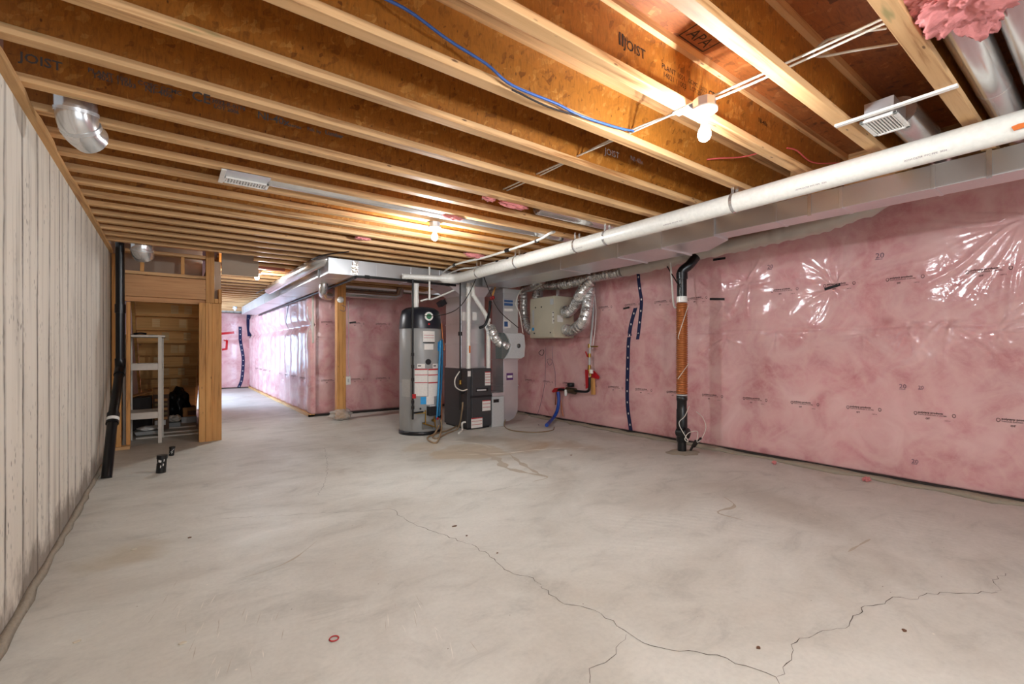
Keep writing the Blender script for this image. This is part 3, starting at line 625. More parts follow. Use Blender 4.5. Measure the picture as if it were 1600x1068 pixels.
# plenum, furnace side
t = thing('furnace_plenum', 'tall galvanised plenum box standing on the furnace', 'duct', (3.8, 6.4, .914))
a = M().box(3.57, 4.0, 6.1, 6.58, .914, 2.02); a.box(3.56, 4.01, 6.09, 6.59, 1.28, 1.3); a.box(3.56, 4.01, 6.09, 6.59, 1.58, 1.6); a.box(3.56, 4.01, 6.09, 6.59, .914, .935); a.build('plenum_box', GALV, t, .003)
a = M(); a.add([(3.57, 6.1, 2.02), (4.0, 6.1, 2.02), (4.0, 6.58, 2.02), (3.57, 6.58, 2.02), (3.3, 6.06, 2.18), (4.1, 6.06, 2.18), (4.1, 6.6, 2.18), (3.3, 6.6, 2.18)], [(0, 1, 5, 4), (1, 2, 6, 5), (2, 3, 7, 6), (3, 0, 4, 7), (0, 3, 2, 1), (4, 5, 6, 7)])
a.build('transition', GALV, t, .003)
M().box(3.505, 4.4, 6.02, 6.62, 2.181, 2.372).build('duct_head', GALV, t, .003)
for (px, py, w_, h_) in ((725, 494, .1, .13), (741, 494, .08, .13)):
    q = P(px, py, y=6.095); M().box(q.x-w_/2, q.x+w_/2, 6.086, 6.0885, q.z-h_/2, q.z+h_/2).build('paper_label', PAPER, t)
# transition skirt on left: sloped sheet above heater
m = M().prism([P(682, 444, y=6.3), P(700, 452, y=6.3), P(713, 448, y=6.3), P(714, 432, y=6.3), P(655, 432, y=6.3)], (0, .25, 0))
tag(m.build('duct_offset', GALV), 'sloping galvanised offset under the cross duct beside the plenum', 'duct')
# return duct
t = thing('return_duct', 'slender galvanised return duct right of the furnace with curved foot', 'duct', (4.38, 6.1, 0))
rp = [(4.25, .06), (4.36, .06), (4.46, .1), (4.53, .2), (4.54, .33), (4.54, 2.1), (4.25, 2.1)]
M().prism([(x, 5.94, z) for x, z in rp], (0, .32, 0)).build('return_body', GALV, t, .003)
a = M()
for z in (.62, 1.04, 1.95, 2.0): a.box(4.24, 4.55, 5.932, 6.27, z-.008, z+.008)
a.build('drive_cleat', GALV, t)
for (px, py, w_, h_, mt) in ((795, 472, .17, .11, NAVYLBL), (795, 484, .17, .04, PAPER), (793, 506, .13, .12, PAPER), (791, 506, .07, .08, NAVYLBL), (797, 588, .13, .11, PURPLE), (797, 588, .1, .04, PAPER)):
    q = P(px, py, y=5.93); dd = .001 if mt is not PAPER or py != 588 else .003
    if mt is NAVYLBL and py == 506: dd = .003
    M().box(q.x-w_/2, q.x+w_/2, 5.939-dd-.001, 5.939-dd, q.z-h_/2, q.z+h_/2).build('sticker', mt, t)
M().box(4.24, 4.6, 5.94, 6.6, 2.1, 2.172).build('duct_head', GALV, t, .003)

# ================= FURNACE =================
t = thing('furnace', 'dark charcoal gas furnace cabinet with warning labels on its doors', 'furnace', (3.78, 6.24, 0))
FX0, FX1, FY = 3.565, 3.995, 5.88
M().box(FX0, FX1, FY+.03, 6.62, 0.03, .914).build('cabinet', CHAR, t, .004)
M().box(FX0+.02, FX1-.02, FY+.06, 6.6, 0, .03).build('foot', BLACKP, t)
M().box(FX0+.065, FX1-.012, FY+.004, FY+.03, .50, .905).build('upper_door', CHAR, t, .006)
M().box(FX0+.065, FX1-.012, FY+.004, FY+.03, .05, .485).build('lower_door', CHAR, t, .006)
M().box(FX0+.055, FX1-.005, FY+.0, FY+.028, .478, .507).build('door_rail', BLACKP, t, .003)
b_ = M().box(3.7, 3.92, FY-.004, FY+.004, .565, .615).build('nameplate', BLACKP, t, .003); M().box(3.715, 3.88, FY-.006, FY-.004, .578, .6).build('plate_lettering', HUMG, b_)
def lab(px, py, w_, h_, rows, redtop=False, par=t, y=FY+.003, mt=PAPER, txt=None):
    q = P(px, py, y=y); L = M().box(q.x-w_/2, q.x+w_/2, y-.002, y, q.z-h_/2, q.z+h_/2).build('warning_label', mt, par)
    a = M()
    if redtop: a.box(q.x-w_/2, q.x+w_/2, y-.003, y-.002, q.z+h_/2-.014, q.z+h_/2)
    for k in range(rows):
        z = q.z+h_/2-(k+1)*h_/(rows+1); a.box(q.x-w_*.46, q.x+w_*.46, y-.003, y-.002, z-.0035, z+.0035)
    if a.v: a.build('label_print', REDINK, L)
    return L
lab(762, 591, .1, .21, 4, True); lab(760, 633, .15, .16, 2, True); lab(745, 660, .2, .15, 2, True)
q = P(726, 582, y=FY+.03); M().box(FX0+.008, FX0+.058, FY+.027, FY+.03, .8, .88).build('rating_label', PAPER, t)
m = M().box(4.005, 4.235, 5.9, 6.35, 0, .5)
t2 = thing('filter_cabinet', 'low grey filter cabinet between furnace and return duct', 'filter cabinet', (4.12, 6.1, 0))
M().box(4.003, 4.235, 5.9, 6.35, 0, .47).build('cabinet', HUMG, t2, .004); M().box(4.003, 4.235, 5.893, 6.35, .474, .53).build('top_flange', GALV, t2, .003); M().box(4.03, 4.13, 5.892, 5.897, .38, .43).build('black_label', BLACKP, t2)
# furnace gas line on its left side
t = thing('gas_line', 'black iron gas pipe dropping left of the furnace with brass valve', 'gas pipe', (3.42, 5.95, .2))
gp = [P(719, 436, y=5.9), P(719, 520, y=5.9), P(719, 628, y=5.9), P(719, 640, y=5.9)]
a = M().tube(gp, .012, 10); a.tube([P(719, 615, y=5.9), P(726, 613, y=5.9)], .012, 10); a.tube([P(719, 518, y=5.9), P(719, 524, y=5.9)], .03, 10); a.build('pipe', IRON, t)
q = P(719, 597, y=5.89); M().lathe(q, [(.0, -.035), (.02, -.035), (.024, -.01), (.014, 0), (.024, .012), (.018, .035), (0, .035)], 12).build('gas_valve', BRASS, t)
M().tube(smooth_path([P(718, 580, y=5.85), P(711, 592, y=5.83), P(712, 604, y=5.83), P(722, 610, y=5.85), P(730, 608, y=5.86)], 6), .009, 8).build('flexible_connector', CABLEW, t)
tag(M().tube(smooth_path([P(723, 628, y=5.84), P(722, 640, y=5.82), P(716, 668, z=.03), P(700, 676, z=.015), P(684, 684, z=.012), P(676, 682, z=.012), P(684, 676, z=.012), P(700, 672, z=.015), P(716, 664, z=.02)], 6), .011, 8).build('drain_hose', TAN), 'tan drain hose looping on the floor between heater and furnace', 'hose')
tag(M().tube(smooth_path([P(727, 659, y=5.86), P(722, 661, y=5.84), P(722, 671, z=.02), P(717, 676, z=.013)], 6), .014, 8).build('condensate_fitting', PVC), 'short white pipe elbow at the foot of the furnace', 'pipe')
# white vent pipes of the furnace
def pvc(name, pts, r, label, rings=()):
    t = thing(name, label, 'pipe', pts[0]); M().tube(pts, r, 16).build('pipe_body', PVC, t)
    a = M()
    for (p_, d) in rings: d = Vector(d).normalized(); a.tube([Vector(p_)-d*.025, Vector(p_)+d*.025], r*1.16, 16)
    if a.v: a.build('coupling', PVC, t)
    return t
yv = 5.965
pvc('vent_pipe', [P(732, 577, y=yv), P(732, 442, y=yv)], .033, 'white vent pipe rising straight from the left of the furnace top', [(P(732, 572, y=yv), (0, 0, 1)), (P(732, 448, y=yv), (0, 0, 1))])
tag(M().box(P(732, 545, y=yv).x-.012, P(732, 545, y=yv).x+.012, yv-.037, yv-.034, P(732, 551, y=yv).z, P(732, 540, y=yv).z).build('orange_mark', ORANGE), 'small orange sticker on the straight white vent pipe', 'sticker')
pvc('vent_pipe', smooth_path([P(763, 577, y=yv), P(763, 520, y=yv), P(761, 498, y=yv), P(757, 488, y=yv), P(743, 466, y=yv), P(739, 458, y=yv), P(739, 442, y=yv)], 3), .033, 'white vent pipe with a slanted jog rising from the right of the furnace top', [(P(763, 500, y=yv), (0, 0, 1)), (P(739, 460, y=yv), (0, 0, 1))])
m = M().tube(smooth_path([P(766, 470, y=5.95), P(764, 490, y=5.93), P(758, 507, y=5.93), P(749, 512, y=6.0)], 6), .022, 12)
t = thing('rubber_tube', 'black rubber tube bending beside the jogged vent pipe', 'tube', P(749, 512, y=6)); m.build('tube_body', BLACKP, t); M().lathe(P(769, 465, y=5.94), [(0, -.04), (.03, -.03), (.035, .0), (.02, .03), (0, .04)], 12, 'y').build('red_cap', RED, t); M().bar(P(769, 463, y=5.94), P(775, 445, y=5.98), .02, .02).build('stem', W_Z, t)
# humidifier
t = thing('humidifier', 'light grey rounded humidifier box on the return duct', 'humidifier', (4.35, 5.8, 1.05))
z0, z1 = 1.06, 1.46
M().prism([(4.14, 5.74, z0+.0), (4.46, 5.74, z0), (4.52, 5.74, z0+.03), (4.54, 5.74, z0+.2), (4.52, 5.74, z1-.03), (4.46, 5.74, z1), (4.14, 5.74, z1), (4.22, 5.74, z1-.1), (4.25, 5.74, z0+.2), (4.22, 5.74, z0+.1)], (0, .19, 0)).build('cover', HUMG, t, .012)
M().prism([(4.09, 5.76, z0+.0), (4.135, 5.76, z0), (4.212, 5.76, z0+.1), (4.242, 5.76, z0+.2), (4.212, 5.76, z1-.1), (4.135, 5.76, z1), (4.09, 5.76, z1)], (0, .17, 0)).build('housing', flat('dark_grey_green_plastic', (92, 98, 96), .4), t, .006)
M().lathe((4.4, 5.738, z0+.2), [(0, -.004), (.035, -.004), (.035, .002)], 20, 'y').build('badge', flat('pewter', (110, 110, 108), .3, .6), t)
def flexduct(name, pts, r, label, cat='duct', rib=.022, seg=22, mat=None, par=None, extra=None):
    path = resample(smooth_path(pts, 8), rib/2.0); rs = [r*(1.0 if i % 2 else .87)*(1+random.uniform(-.035, .035)) for i in range(len(path)+1)]
    path = [p_+Vector([random.uniform(-.002, .002) for _ in range(3)]) for p_ in path]
    o = M().tube(path, r, seg, rf=lambda i, n: rs[i]).build(name, mat or FOIL, par)
    if par is None: tag(o, label, cat)
    return o
flexduct('flexible_duct', [P(765, 510, y=5.98), P(771, 522, y=5.9), P(781, 535, y=5.84), P(794, 542, y=5.8)], .082, 'silver flexible duct from the plenum into the humidifier')

# ================= WATER HEATER =================
t = thing('water_heater', 'tall grey water heater tank with black domed cap', 'water heater', (2.95, 6.22, 0))
HX, HY, HR = 2.945, 6.2, .3
M().lathe((HX, HY, 0), [(HR-.02, 0), (HR+.01, .0), (HR+.01, .045), (HR-.01, .05)], 48).build('base_ring', BLACKP, t)
M().lathe((HX, HY, 0), [(HR-.005, .05), (HR, .06), (HR, .72), (HR-.003, .73), (HR, .74), (HR, 1.5), (HR-.004, 1.505)], 48).build('tank', GREY, t)
M().lathe((HX, HY, 0), [(HR+.008, 1.5), (HR+.006, 1.55), (HR-.012, 1.68), (HR-.035, 1.76), (HR-.09, 1.8), (HR-.15, 1.812), (0, 1.815)], 48).build('cap', NAVYCAP, t)
def onheater(px, py):   # point on the front of the tank seen at that pixel
    r_ = (px-800)/FPX; a = SN+CS*r_; b_ = CS-SN*r_; A = a*a+b_*b_; B = -2*(a*HX+b_*HY); Cc = HX*HX+HY*HY-HR*HR; D = max(0, B*B-4*A*Cc); tt = (-B-math.sqrt(D))/(2*A)
    return math.atan2(tt*b_-HY, tt*a-HX), EYE+tt*(HORIZ-py)/FPX
def curved(px0, py0, px1, py1, mat, nm, par, off=.002, lines=(), rr=HR, n=10):
    a0, z0_ = onheater(px0, py0); a1, _ = onheater(px1, py0); _, z1_ = onheater(px1, py1)
    m = M(); vs = [(HX+(rr+off)*math.cos(a0+(a1-a0)*i/n), HY+(rr+off)*math.sin(a0+(a1-a0)*i/n), z) for i in range(n+1) for z in (z0_, z1_)]
    m.add(vs, [(2*i, 2*i+1, 2*i+3, 2*i+2) for i in range(n)], 0, True); return m.build(nm, mat, par)
for (x0, y0, x1, y1, mt) in ((661, 517, 679, 534, PAPER), (661, 534, 679, 536, BLACKP), (663, 537, 677, 546, PAPER), (628, 592, 641, 620, flat('faded_grey_label', (168, 166, 162), .5)), (648, 577, 668, 618, PAPER), (669, 577, 684, 618, PAPER), (666, 619, 678, 631, PAPER), (657, 620, 666, 631, ENERG), (652, 568, 664, 575, PAPER), (676, 568, 684, 575, PAPER), (684, 534, 689, 548, ENERG)):
    curved(x0, y0, x1, y1, mt, 'sticker', t)
for (x0, y0, x1, y1) in ((648, 576, 668, 577.5), (669, 576, 684, 577.5), (648, 585, 668, 585.7), (669, 585, 684, 585.7), (648, 597, 668, 597.7), (669, 597, 684, 597.7), (662, 523, 678, 523.8), (662, 527, 678, 527.8), (653, 570.5, 658, 572), (677, 570.5, 681, 572)):
    curved(x0, y0, x1, y1, REDINK if y0 > 574 or y0 < 530 else INK, 'label_print', t, .0035)
a0, zc = onheater(670, 494); bd = M(); cx, cy = HX+(HR-.004)*math.cos(a0), HY+(HR-.004)*math.sin(a0)
def disc(ang, z, r0, d0, d1, mat, nm, par, n=20):
    nd = Vector((math.cos(ang), math.sin(ang), 0)); sd = Vector((-nd.y, nd.x, 0)); c0 = Vector((HX, HY, z))
    pts = [c0+nd*(HR+d0)+sd*r0*math.cos(2*PI*k/n)+Vector((0, 0, r0*math.sin(2*PI*k/n))) for k in range(n)]
    return M().prism(pts, nd*(d1-d0)).build(nm, mat, par)
e_ = disc(a0, zc, .062, -.02, .008, PORC, 'round_badge', t); disc(a0, zc, .04, .008, .009, GREENL, 'badge_print', e_)
disc(onheater(670, 506)[0], onheater(670, 506)[1], .014, -.01, .008, RED, 'reset_button', t)
disc(onheater(669, 565)[0], onheater(669, 565)[1], .04, -.005, .012, BLACKP, 'round_port', t)
ac, zc = onheater(672, 641)
def hb(ang, z, w_, h_, d, mat, nm, bev=.004):
    nd = Vector((math.cos(ang), math.sin(ang), 0)); c0 = Vector((HX, HY, z))+nd*(HR+d/2); sd = Vector((-nd.y, nd.x, 0))
    m = M(); pts = [c0-nd*d/2+sd*i*w_/2+Vector((0, 0, j*h_/2)) for (i, j) in ((-1, -1), (1, -1), (1, 1), (-1, 1))]; return m.prism(pts, nd*d).build(nm, mat, t, bev)
hb(ac, zc, .11, .13, .09, BLACKP, 'gas_control'); hb(ac, zc+.07, .08, .03, .07, HUMG, 'control_top')
a2, z2 = onheater(668, 664); hb(a2, z2, .17, .1, .012, flat('burner_door_metal', (120, 118, 112), .4, .4), 'burner_door')
m = M()
for (pa, pb) in (((650, 645), (664, 644)), ((664, 640), (664, 662)), ((676, 650), (678, 668)), ((660, 660), (676, 666))):
    q0, q1 = [onheater(*k_) for k_ in (pa, pb)]
    m.tube([(HX+(HR+.04)*math.cos(q0[0]), HY+(HR+.04)*math.sin(q0[0]), q0[1]), (HX+(HR+.04)*math.cos(q1[0]), HY+(HR+.04)*math.sin(q1[0]), q1[1])], .009, 8)
m.build('gas_tubing', BRASS, t)
q = onheater(657, 638); disc(q[0], q[1], .014, 0, .02, BLACKP, 'small_knob', t)
q = onheater(684, 660); 
for k_, mt in ((0, BRASS), (1, RED), (2, IRON)): q = onheater(676+4*k_, 656-3*k_); disc(q[0], q[1], .02, .0, .05, mt, 'drain_fitting', t)
# heater gas drop: black pipe in front left of tank
yg = 5.84
t = thing('gas_line', 'black iron gas pipe dropping in front of the water heater with red handled valve', 'gas pipe', P(644, 655, y=yg))
m = M().tube([P(645, 436, y=yg), P(645, 655, y=yg)], .014, 10)
for yy in (551, 570, 590, 625, 634): m.tube([P(645, yy, y=yg), P(645, yy+5, y=yg)], .021, 10)
m.tube([P(645, 645, y=yg), P(661, 643, y=yg+.02)], .012, 8); m.build('pipe', IRON, t)
M().box(P(645, 619, y=yg).x-.02, P(645, 619, y=yg).x+.03, yg-.04, yg-.02, P(645, 622, y=yg).z, P(645, 615, y=yg).z).build('valve_handle', RED, t, .003)
# long gas pipe running under the ducts
t = thing('gas_main', 'long thin black gas pipe running under the hall duct and across the cross duct', 'gas pipe', (2.6, 6.0, 2.16))
pts = [(1.99, 14.4, 2.15), (1.99, 9.0, 2.15), (1.99, 6.4, 2.15), (2.03, 6.06, 2.16), (2.75, 6.03, 2.16), (3.42, 6.0, 2.155)]
M().tube(smooth_path(pts, 4), .017, 12).build('pipe', IRON, t)
m = M()
for x in (2.1, 2.7, 3.3): m.tube([(x-.03, 6.03, 2.16), (x+.03, 6.03, 2.16)], .024, 10)
m.build('pipe_fitting', IRON, t)
# heater vent and water lines
pvc('vent_pipe', [P(650, 480, y=6.1), P(650, 436, y=6.1)], .038, 'short white vent pipe rising from the water heater cap', [(P(650, 470, y=6.1), (0, 0, 1)), (P(650, 445, y=6.1), (0, 0, 1))])
pvc('water_pipe', [P(671, 468, y=5.98), P(671, 408, y=5.98)], .014, 'thin white water pipe hanging down right above the water heater', [(P(671, 463, y=5.98), (0, 0, 1))])
m = M().tube(smooth_path([P(657, 470, y=6.1), P(668, 467, y=6.05), P(678, 466, y=6.1), P(712, 452, y=6.1)], 4), .014, 8); tag(m.build('water_pipe', PVC), 'thin pale pipe slanting from the heater top towards the plenum', 'pipe')
m = M().bar(P(688, 470, y=6.15), P(692, 477, y=6.15), .12, .1); tag(m.build('transformer_box', BLACKP), 'small black box hanging beside the water heater cap', 'electrical box')
m = M().tube(smooth_path([P(688, 532, y=5.95), P(687, 560, y=5.92), P(685, 610, y=5.9), P(682, 655, y=5.88)], 5), .016, 10)
for k_ in range(2): m.tube(smooth_path([P(690.5+k_*0, 530, y=5.97), P(691, 560, y=5.94), P(689, 610, y=5.92), P(686, 650, y=5.9)], 5), .014, 10)
tag(m.build('blue_water_tube', BLUE), 'bright blue plastic water tube along the right side of the water heater', 'tube')
m = M().tube(smooth_path([P(690, 505, y=6.0), P(692, 530, y=6.0), P(694, 545, y=6.0), P(690, 560, y=6.0), P(690, 655, y=5.98), P(688, 672, y=5.93)], 5), .01, 8, 0)
tag(m.build('copper_tube', COPPER), 'crinkled copper coloured tube hanging between heater and plenum', 'tube')
m = M().tube(smooth_path([P(689, 655, y=5.85), P(690, 670, y=5.8), P(683, 690, z=.013), P(672, 689, z=.013), P(668, 683, z=.013), P(679, 677, z=.02), P(686, 664, y=5.82)], 6), .012, 8)
tag(m.build('drain_hose', TAN), 'tan drain hose looping on the floor under the water heater valve', 'hose')

# ================= AIR EXCHANGER =================
t = thing('air_exchanger', 'beige heat recovery ventilator box hung near the pink wall', 'ventilator', (5.05, 5.7, 1.38))
HX0, HX1, HY0, HY1, HZ0, HZ1 = 4.85, 5.28, 5.41, 6.0, 1.39, 2.05
M().box(HX0, HX1, HY0, HY1, HZ0, HZ1).build('cabinet', BEIGE, t, .006)
M().box(HX0-.014, HX0-.001, HY0+.01, HY1-.008, HZ0+.01, HZ1-.01).build('door', BEIGE, t, .005)
for (px, py, w_, h_, mt) in ((862, 471, .08, .09, HUMG), (864, 496, .035, .19, PAPER), (833, 496, .05, .25, HUMG), (833, 514, .05, .05, ENERG)):
    q = P(px, py, x=HX0-.016); M().box(HX0-.0165, HX0-.0145, q.y-w_/2, q.y+w_/2, q.z-h_/2, q.z+h_/2).build('sticker', mt, t)
a = M()
for (px, py) in ((864, 488), (864, 495), (865, 501)): q = P(px, py, x=HX0-.02); a.box(HX0-.018, HX0-.0166, q.y-.012, q.y+.012, q.z-.008, q.z+.008)
a.build('sticker_print', INK, t)
q = P(875, 497, y=HY0); M().box(q.x-.06, q.x+.06, HY0-.003, HY0-.001, q.z-.06, q.z+.05).build('rating_label', PAPER, t)
a = M()
for (dy, dz) in ((.15, .5), (.3, .5), (.52, .08), (.12, .08)): a.lathe((HX0-.016, HY1-dy, HZ0+dz), [(0, -.006), (.012, -.006), (.012, .004)], 10, 'x')
a.build('screw', IRON, t)
for (px, py) in ((882, 485), (884, 514)):
    q = P(px, py, y=HY0-.03); M().lathe((q.x, HY0-.06, q.z), [(.08, 0), (.08, .065)], 24, 'y').build('duct_collar', GALV_R, t)
a = M()
for yy in (5.5, 5.9): a.box(4.99, 5.03, yy-.012, yy+.012, HZ1, CEIL)
a.build('hanging_strap', GALV_R, t)
xx = 5.0
qa = P(882, 485, y=HY0-.07); qb = P(884, 514, y=HY0-.07)
flexduct('flexible_duct', [P(838, 465, x=5.08), P(842, 452, x=5.06), P(850, 445, x=5.0), P(875, 444, x=4.98), P(905, 438, x=4.98), P(935, 430, x=5.0), P(972, 423, x=5.02)], .088, 'long silver flexible duct running above the air exchanger')
flexduct('flexible_duct', [Vector((4.93, 6.03, 1.5)), Vector((4.9, 6.12, 1.56)), P(819, 495, x=4.92), P(818, 470, x=4.92), P(819, 452, x=4.92), P(832, 447, x=4.8), P(846, 436, x=4.6)], .075, 'silver flexible duct looping down the left side of the air exchanger')
flexduct('flexible_duct', [qa, P(886, 488, y=HY0-.16), P(896, 480, x=5.0), P(905, 463, x=4.96), P(915, 447, x=4.98), P(925, 437, x=5.0)], .085, 'silver flexible duct rising from the upper port of the air exchanger')
flexduct('flexible_duct', [qb, P(892, 517, y=HY0-.17), P(908, 506, x=4.98), P(916, 488, x=5.02), P(919, 466, x=5.08), P(922, 450, x=5.14)], .09, 'silver flexible duct curving up from the lower port of the air exchanger')
# dull sleeve beyond the foil duct, along the top of the wall
pts = [P(972, 423, x=5.02), P(985, 420, x=5.04), P(1030, 410, x=5.02), P(1100, 393, x=5.0), P(1180, 375, x=5.0), P(1280, 350, x=5.0), P(1340, 330, x=5.0), P(1385, 312, x=5.05)]
path = resample(smooth_path(pts, 6), .045); rs = [.085+random.uniform(-.012, .012) for _ in path]+[.08]
tag(M().tube(path, .09, 18, rf=lambda i, n: rs[i]*(.75 if i > n-3 else 1)).build('duct_sleeve', SLEEVE), 'long crumpled beige plastic duct sleeve along the top of the pink wall', 'duct')

# ================= WALL SERVICES =================
xw = 5.22
t = thing('water_main', 'water service pipe with dark meter on the pink wall', 'water meter', P(893, 611, x=xw))
M().tube(smooth_path([P(921, 590, x=xw), P(921, 605, x=xw), P(918, 611, x=xw), P(905, 611, x=xw), P(875, 608, x=xw), P(873, 611, x=xw)], 5), .02, 12).build('pipe', IRON, t)
M().tube([P(886, 609, x=xw), P(899, 611, x=xw)], .05, 16).build('meter_body', flat('aged_bronze', (96, 84, 66), .4, .7), t)
q = P(892, 602, x=xw-.01); M().lathe(q, [(0, -.02), (.055, -.02), (.06, .03), (.05, .045), (0, .045)], 20).build('meter_register', BLACKP, t)
q = P(884, 613, x=xw-.05); M().lathe(q, [(0, -.06), (.02, -.045), (.024, 0), (.02, .045), (0, .05)], 12).build('white_tag', PORC, t)
M().tube([P(923, 588, x=xw), P(920, 575, x=xw)], .022, 12).build('copper_joint', BRASS, t)
M().tube(smooth_path([P(921, 589, x=xw), P(921, 575, x=xw), P(922, 545, x=xw), P(926, 500, x=xw), P(928, 452, x=xw)], 4), .016, 10).build('riser', HUMG, t)
a = M()
for yy in (555, 540, 573): a.tube([P(921, yy+3, x=xw), P(921, yy-3, x=xw)], .026, 10)
a.tube([P(919, 541, x=xw), P(934, 541, x=xw)], .01, 8); a.build('valve', BRASS, t)
M().tube([P(918, 557, x=xw-.03), P(915, 549, x=xw-.03)], .012, 8).build('valve_handle', RED, t)
M().tube([P(924, 583, x=xw-.02), P(924, 577, x=xw-.02)], .03, 12).build('white_coupling', PVC, t)
m = M().bar(P(927, 616, x=XR-.05), P(926, 588, x=XR-.05), .07, .03, 0, (1, 0, 0)); tag(m.build('wood_block', W_Z), 'small tan wood block behind the water riser on the wall', 'wood block')
rt = M(); 
for poly in ([(914, 577), (923, 578), (923, 604), (915, 607)], [(920, 577), (928, 579), (936, 588), (935, 592), (926, 590), (920, 590)]): rt.prism([P(a_, b_, x=XR-.035-.03) for a_, b_ in poly], (.012, 0, 0))
tag(rt.build('red_tape_patch', REDTAPE), 'bright red tape patch where the water riser leaves the wall', 'tape')
rt = M().prism([P(a_, b_, x=XR-.065) for a_, b_ in [(862, 611), (866, 606), (881, 605), (881, 610), (864, 613)]], (.012, 0, 0)); tag(rt.build('red_tape_patch', REDTAPE), 'bright red tape patch left of the water meter', 'tape')
m = M().tube(smooth_path([P(872, 612, x=5.2), P(873, 625, x=5.19), P(871, 640, x=5.17), P(865, 652, x=5.12), P(854, 664, z=.05)], 6), .028, 12)
tag(m.build('wrapped_pipe', HOSEB), 'pipe wrapped in bright blue tape bending to the floor', 'pipe')
m = M().tube([P(869, 611, x=5.24), P(868, 632, x=5.26)], .01, 8); m.tube([P(874, 611, x=5.24), P(878, 640, x=5.27), P(880, 650, x=5.27)], .009, 8); tag(m.build('copper_tube', COPPER), 'thin copper tube beside the blue wrapped pipe', 'tube')
def wire(name, pts, r, mat, label, cat='cable', n=6):
    return tag(M().tube(smooth_path(pts, n), r, 6).build(name, mat), label, cat)
wire('cable', [P(928, 450, x=5.2), P(931, 480, x=5.26), P(930, 510, x=5.27), P(926, 545, x=5.27)], .006, PORC, 'thin white cable hanging right of the water riser')
wire('cable', [P(848, 545, x=5.25), P(850, 549, x=5.25), P(847, 555, x=5.25), P(842, 551, x=5.25), P(846, 546, x=5.25)], .005, INK, 'small black wire coil under the air exchanger')
wire('cable', [P(852, 542, x=5.25), P(852, 580, x=5.27), P(851, 600, x=5.27), P(845, 630, x=5.27), P(838, 655, x=5.25), P(842, 664, z=.01)], .004, INKG, 'thin wire running down the pink wall below the air exchanger')
wire('cable', [P(863, 540, x=5.25), P(863, 565, x=5.25), P(858, 570, x=5.25), P(855, 562, x=5.25), P(862, 562, x=5.25), P(867, 580, x=5.27), P(868, 604, x=5.27)], .004, INKG, 'thin wire with a loop hanging above the blue wrapped pipe')
wire('ground_wire', [P(790, 655, y=5.85), P(788, 665, z=.01), P(800, 672, z=.01), P(835, 675, z=.01), P(862, 672, z=.01), P(866, 667, z=.01)], .008, TAN, 'brown cord lying on the floor in front of the return duct')
wire('cable', [P(817, 520, y=5.75), P(812, 490, y=5.8), P(806, 475, y=5.85), P(810, 460, y=5.9), P(817, 450, y=5.9)], .006, CABLEW, 'white cable rising behind the humidifier')
wire('cable', [P(663, 493, y=5.9), P(690, 492, y=5.85), P(715, 482, y=5.8), P(732, 460, y=5.8), P(746, 430, y=5.8)], .006, INK, 'thin black cable draped from water heater to the vent pipes')
wire('cable', [P(755, 430, y=5.75), P(765, 455, y=5.75), P(780, 485, y=5.72), P(810, 512, y=5.7)], .006, INK, 'thin black cable draped from the white pipe to the humidifier')

# ---------- drain stack with ribbed sleeve ----------
SX, SY = 4.83, 3.15
t = thing('sewer_stack', 'upright drain stack with brown ribbed sleeve between black fittings', 'pipe', (SX, SY, 0))
zt = lambda py: P(1067, py, x=SX).z
M().tube([(SX, SY, 0), (SX, SY, zt(672))], .05, 20).build('lower_pipe', ABS, t)
M().lathe((SX, SY, 0), [(.056, zt(690)), (.062, zt(688)), (.062, zt(640)), (.056, zt(638)), (.056, zt(626)), (.062, zt(625)), (.062, zt(618)), (.05, zt(617))], 24).build('coupling', ABS, t)
q = P(1058, 674, y=SY-.1); M().lathe((SX-.07, SY-.11, zt(674)), [(0, -.012), (.062, -.01), (.065, 0), (.055, .06), (.05, .12)], 20, 'y').build('cleanout', ABS, t)
M().lathe((SX, SY, 0), [(.058, zt(624)), (.058, zt(616))], 24).build('lower_clamp', HUMG, t)
rb = []; z = zt(615); k_ = 0
while z < zt(473): rb += [(.064, z), (.066, z+.006), (.064, z+.014), (.057, z+.018), (.057, z+.022)]; z += .026
M().lathe((SX, SY, 0), rb, 28).build('ribbed_sleeve', BRONZE, t)
M().lathe((SX, SY, 0), [(.062, zt(472)), (.06, zt(463))], 24).build('upper_clamp', PORC, t)
M().tube(smooth_path([(SX, SY, zt(464)), (SX, SY, zt(440)), (SX, SY, zt(424)), P(1077, 414, x=SX+.05), P(1086, 403, x=SX+.12), P(1092, 396, x=SX+.2)], 5), .055, 20).build('upper_pipe', ABS, t)
M().tube([(SX, SY, zt(436)), (SX, SY, zt(426))], .064, 20).build('elbow_hub', ABS, t)
wire('cable', [P(1075, 478, y=3.07), P(1068, 500, y=3.05), P(1060, 525, y=3.07), P(1061, 530, y=3.1)], .004, CABLEW, 'thin white cord wrapped around the upper ribbed sleeve')
wire('cable', [P(1076, 568, y=3.07), P(1066, 582, y=3.05), P(1059, 592, y=3.07)], .004, CABLEW, 'thin white cord wrapped around the lower ribbed sleeve')
wire('cable', [P(1077, 634, y=3.06), P(1070, 650, y=3.04), P(1061, 662, y=3.06), P(1075, 688, y=2.95), P(1070, 686, y=2.95), P(1076, 676, y=2.95), P(1090, 674, y=2.95), P(1089, 690, y=2.95), P(1096, 685, y=2.95), P(1103, 668, y=2.98), P(1098, 652, y=3.0), P(1088, 643, y=3.0)], .004, CABLEW, 'white cord curling in loops at the foot of the drain stack')
m = M().bar(P(1079, 703, z=.02), P(1087, 688, y=2.93), .022, .015); m.bar(P(1084, 698, z=.05), P(1095, 684, y=2.93), .022, .015); tag(m.build('black_clips', BLACKP), 'pair of black stakes leaning at the foot of the drain stack', 'stakes')
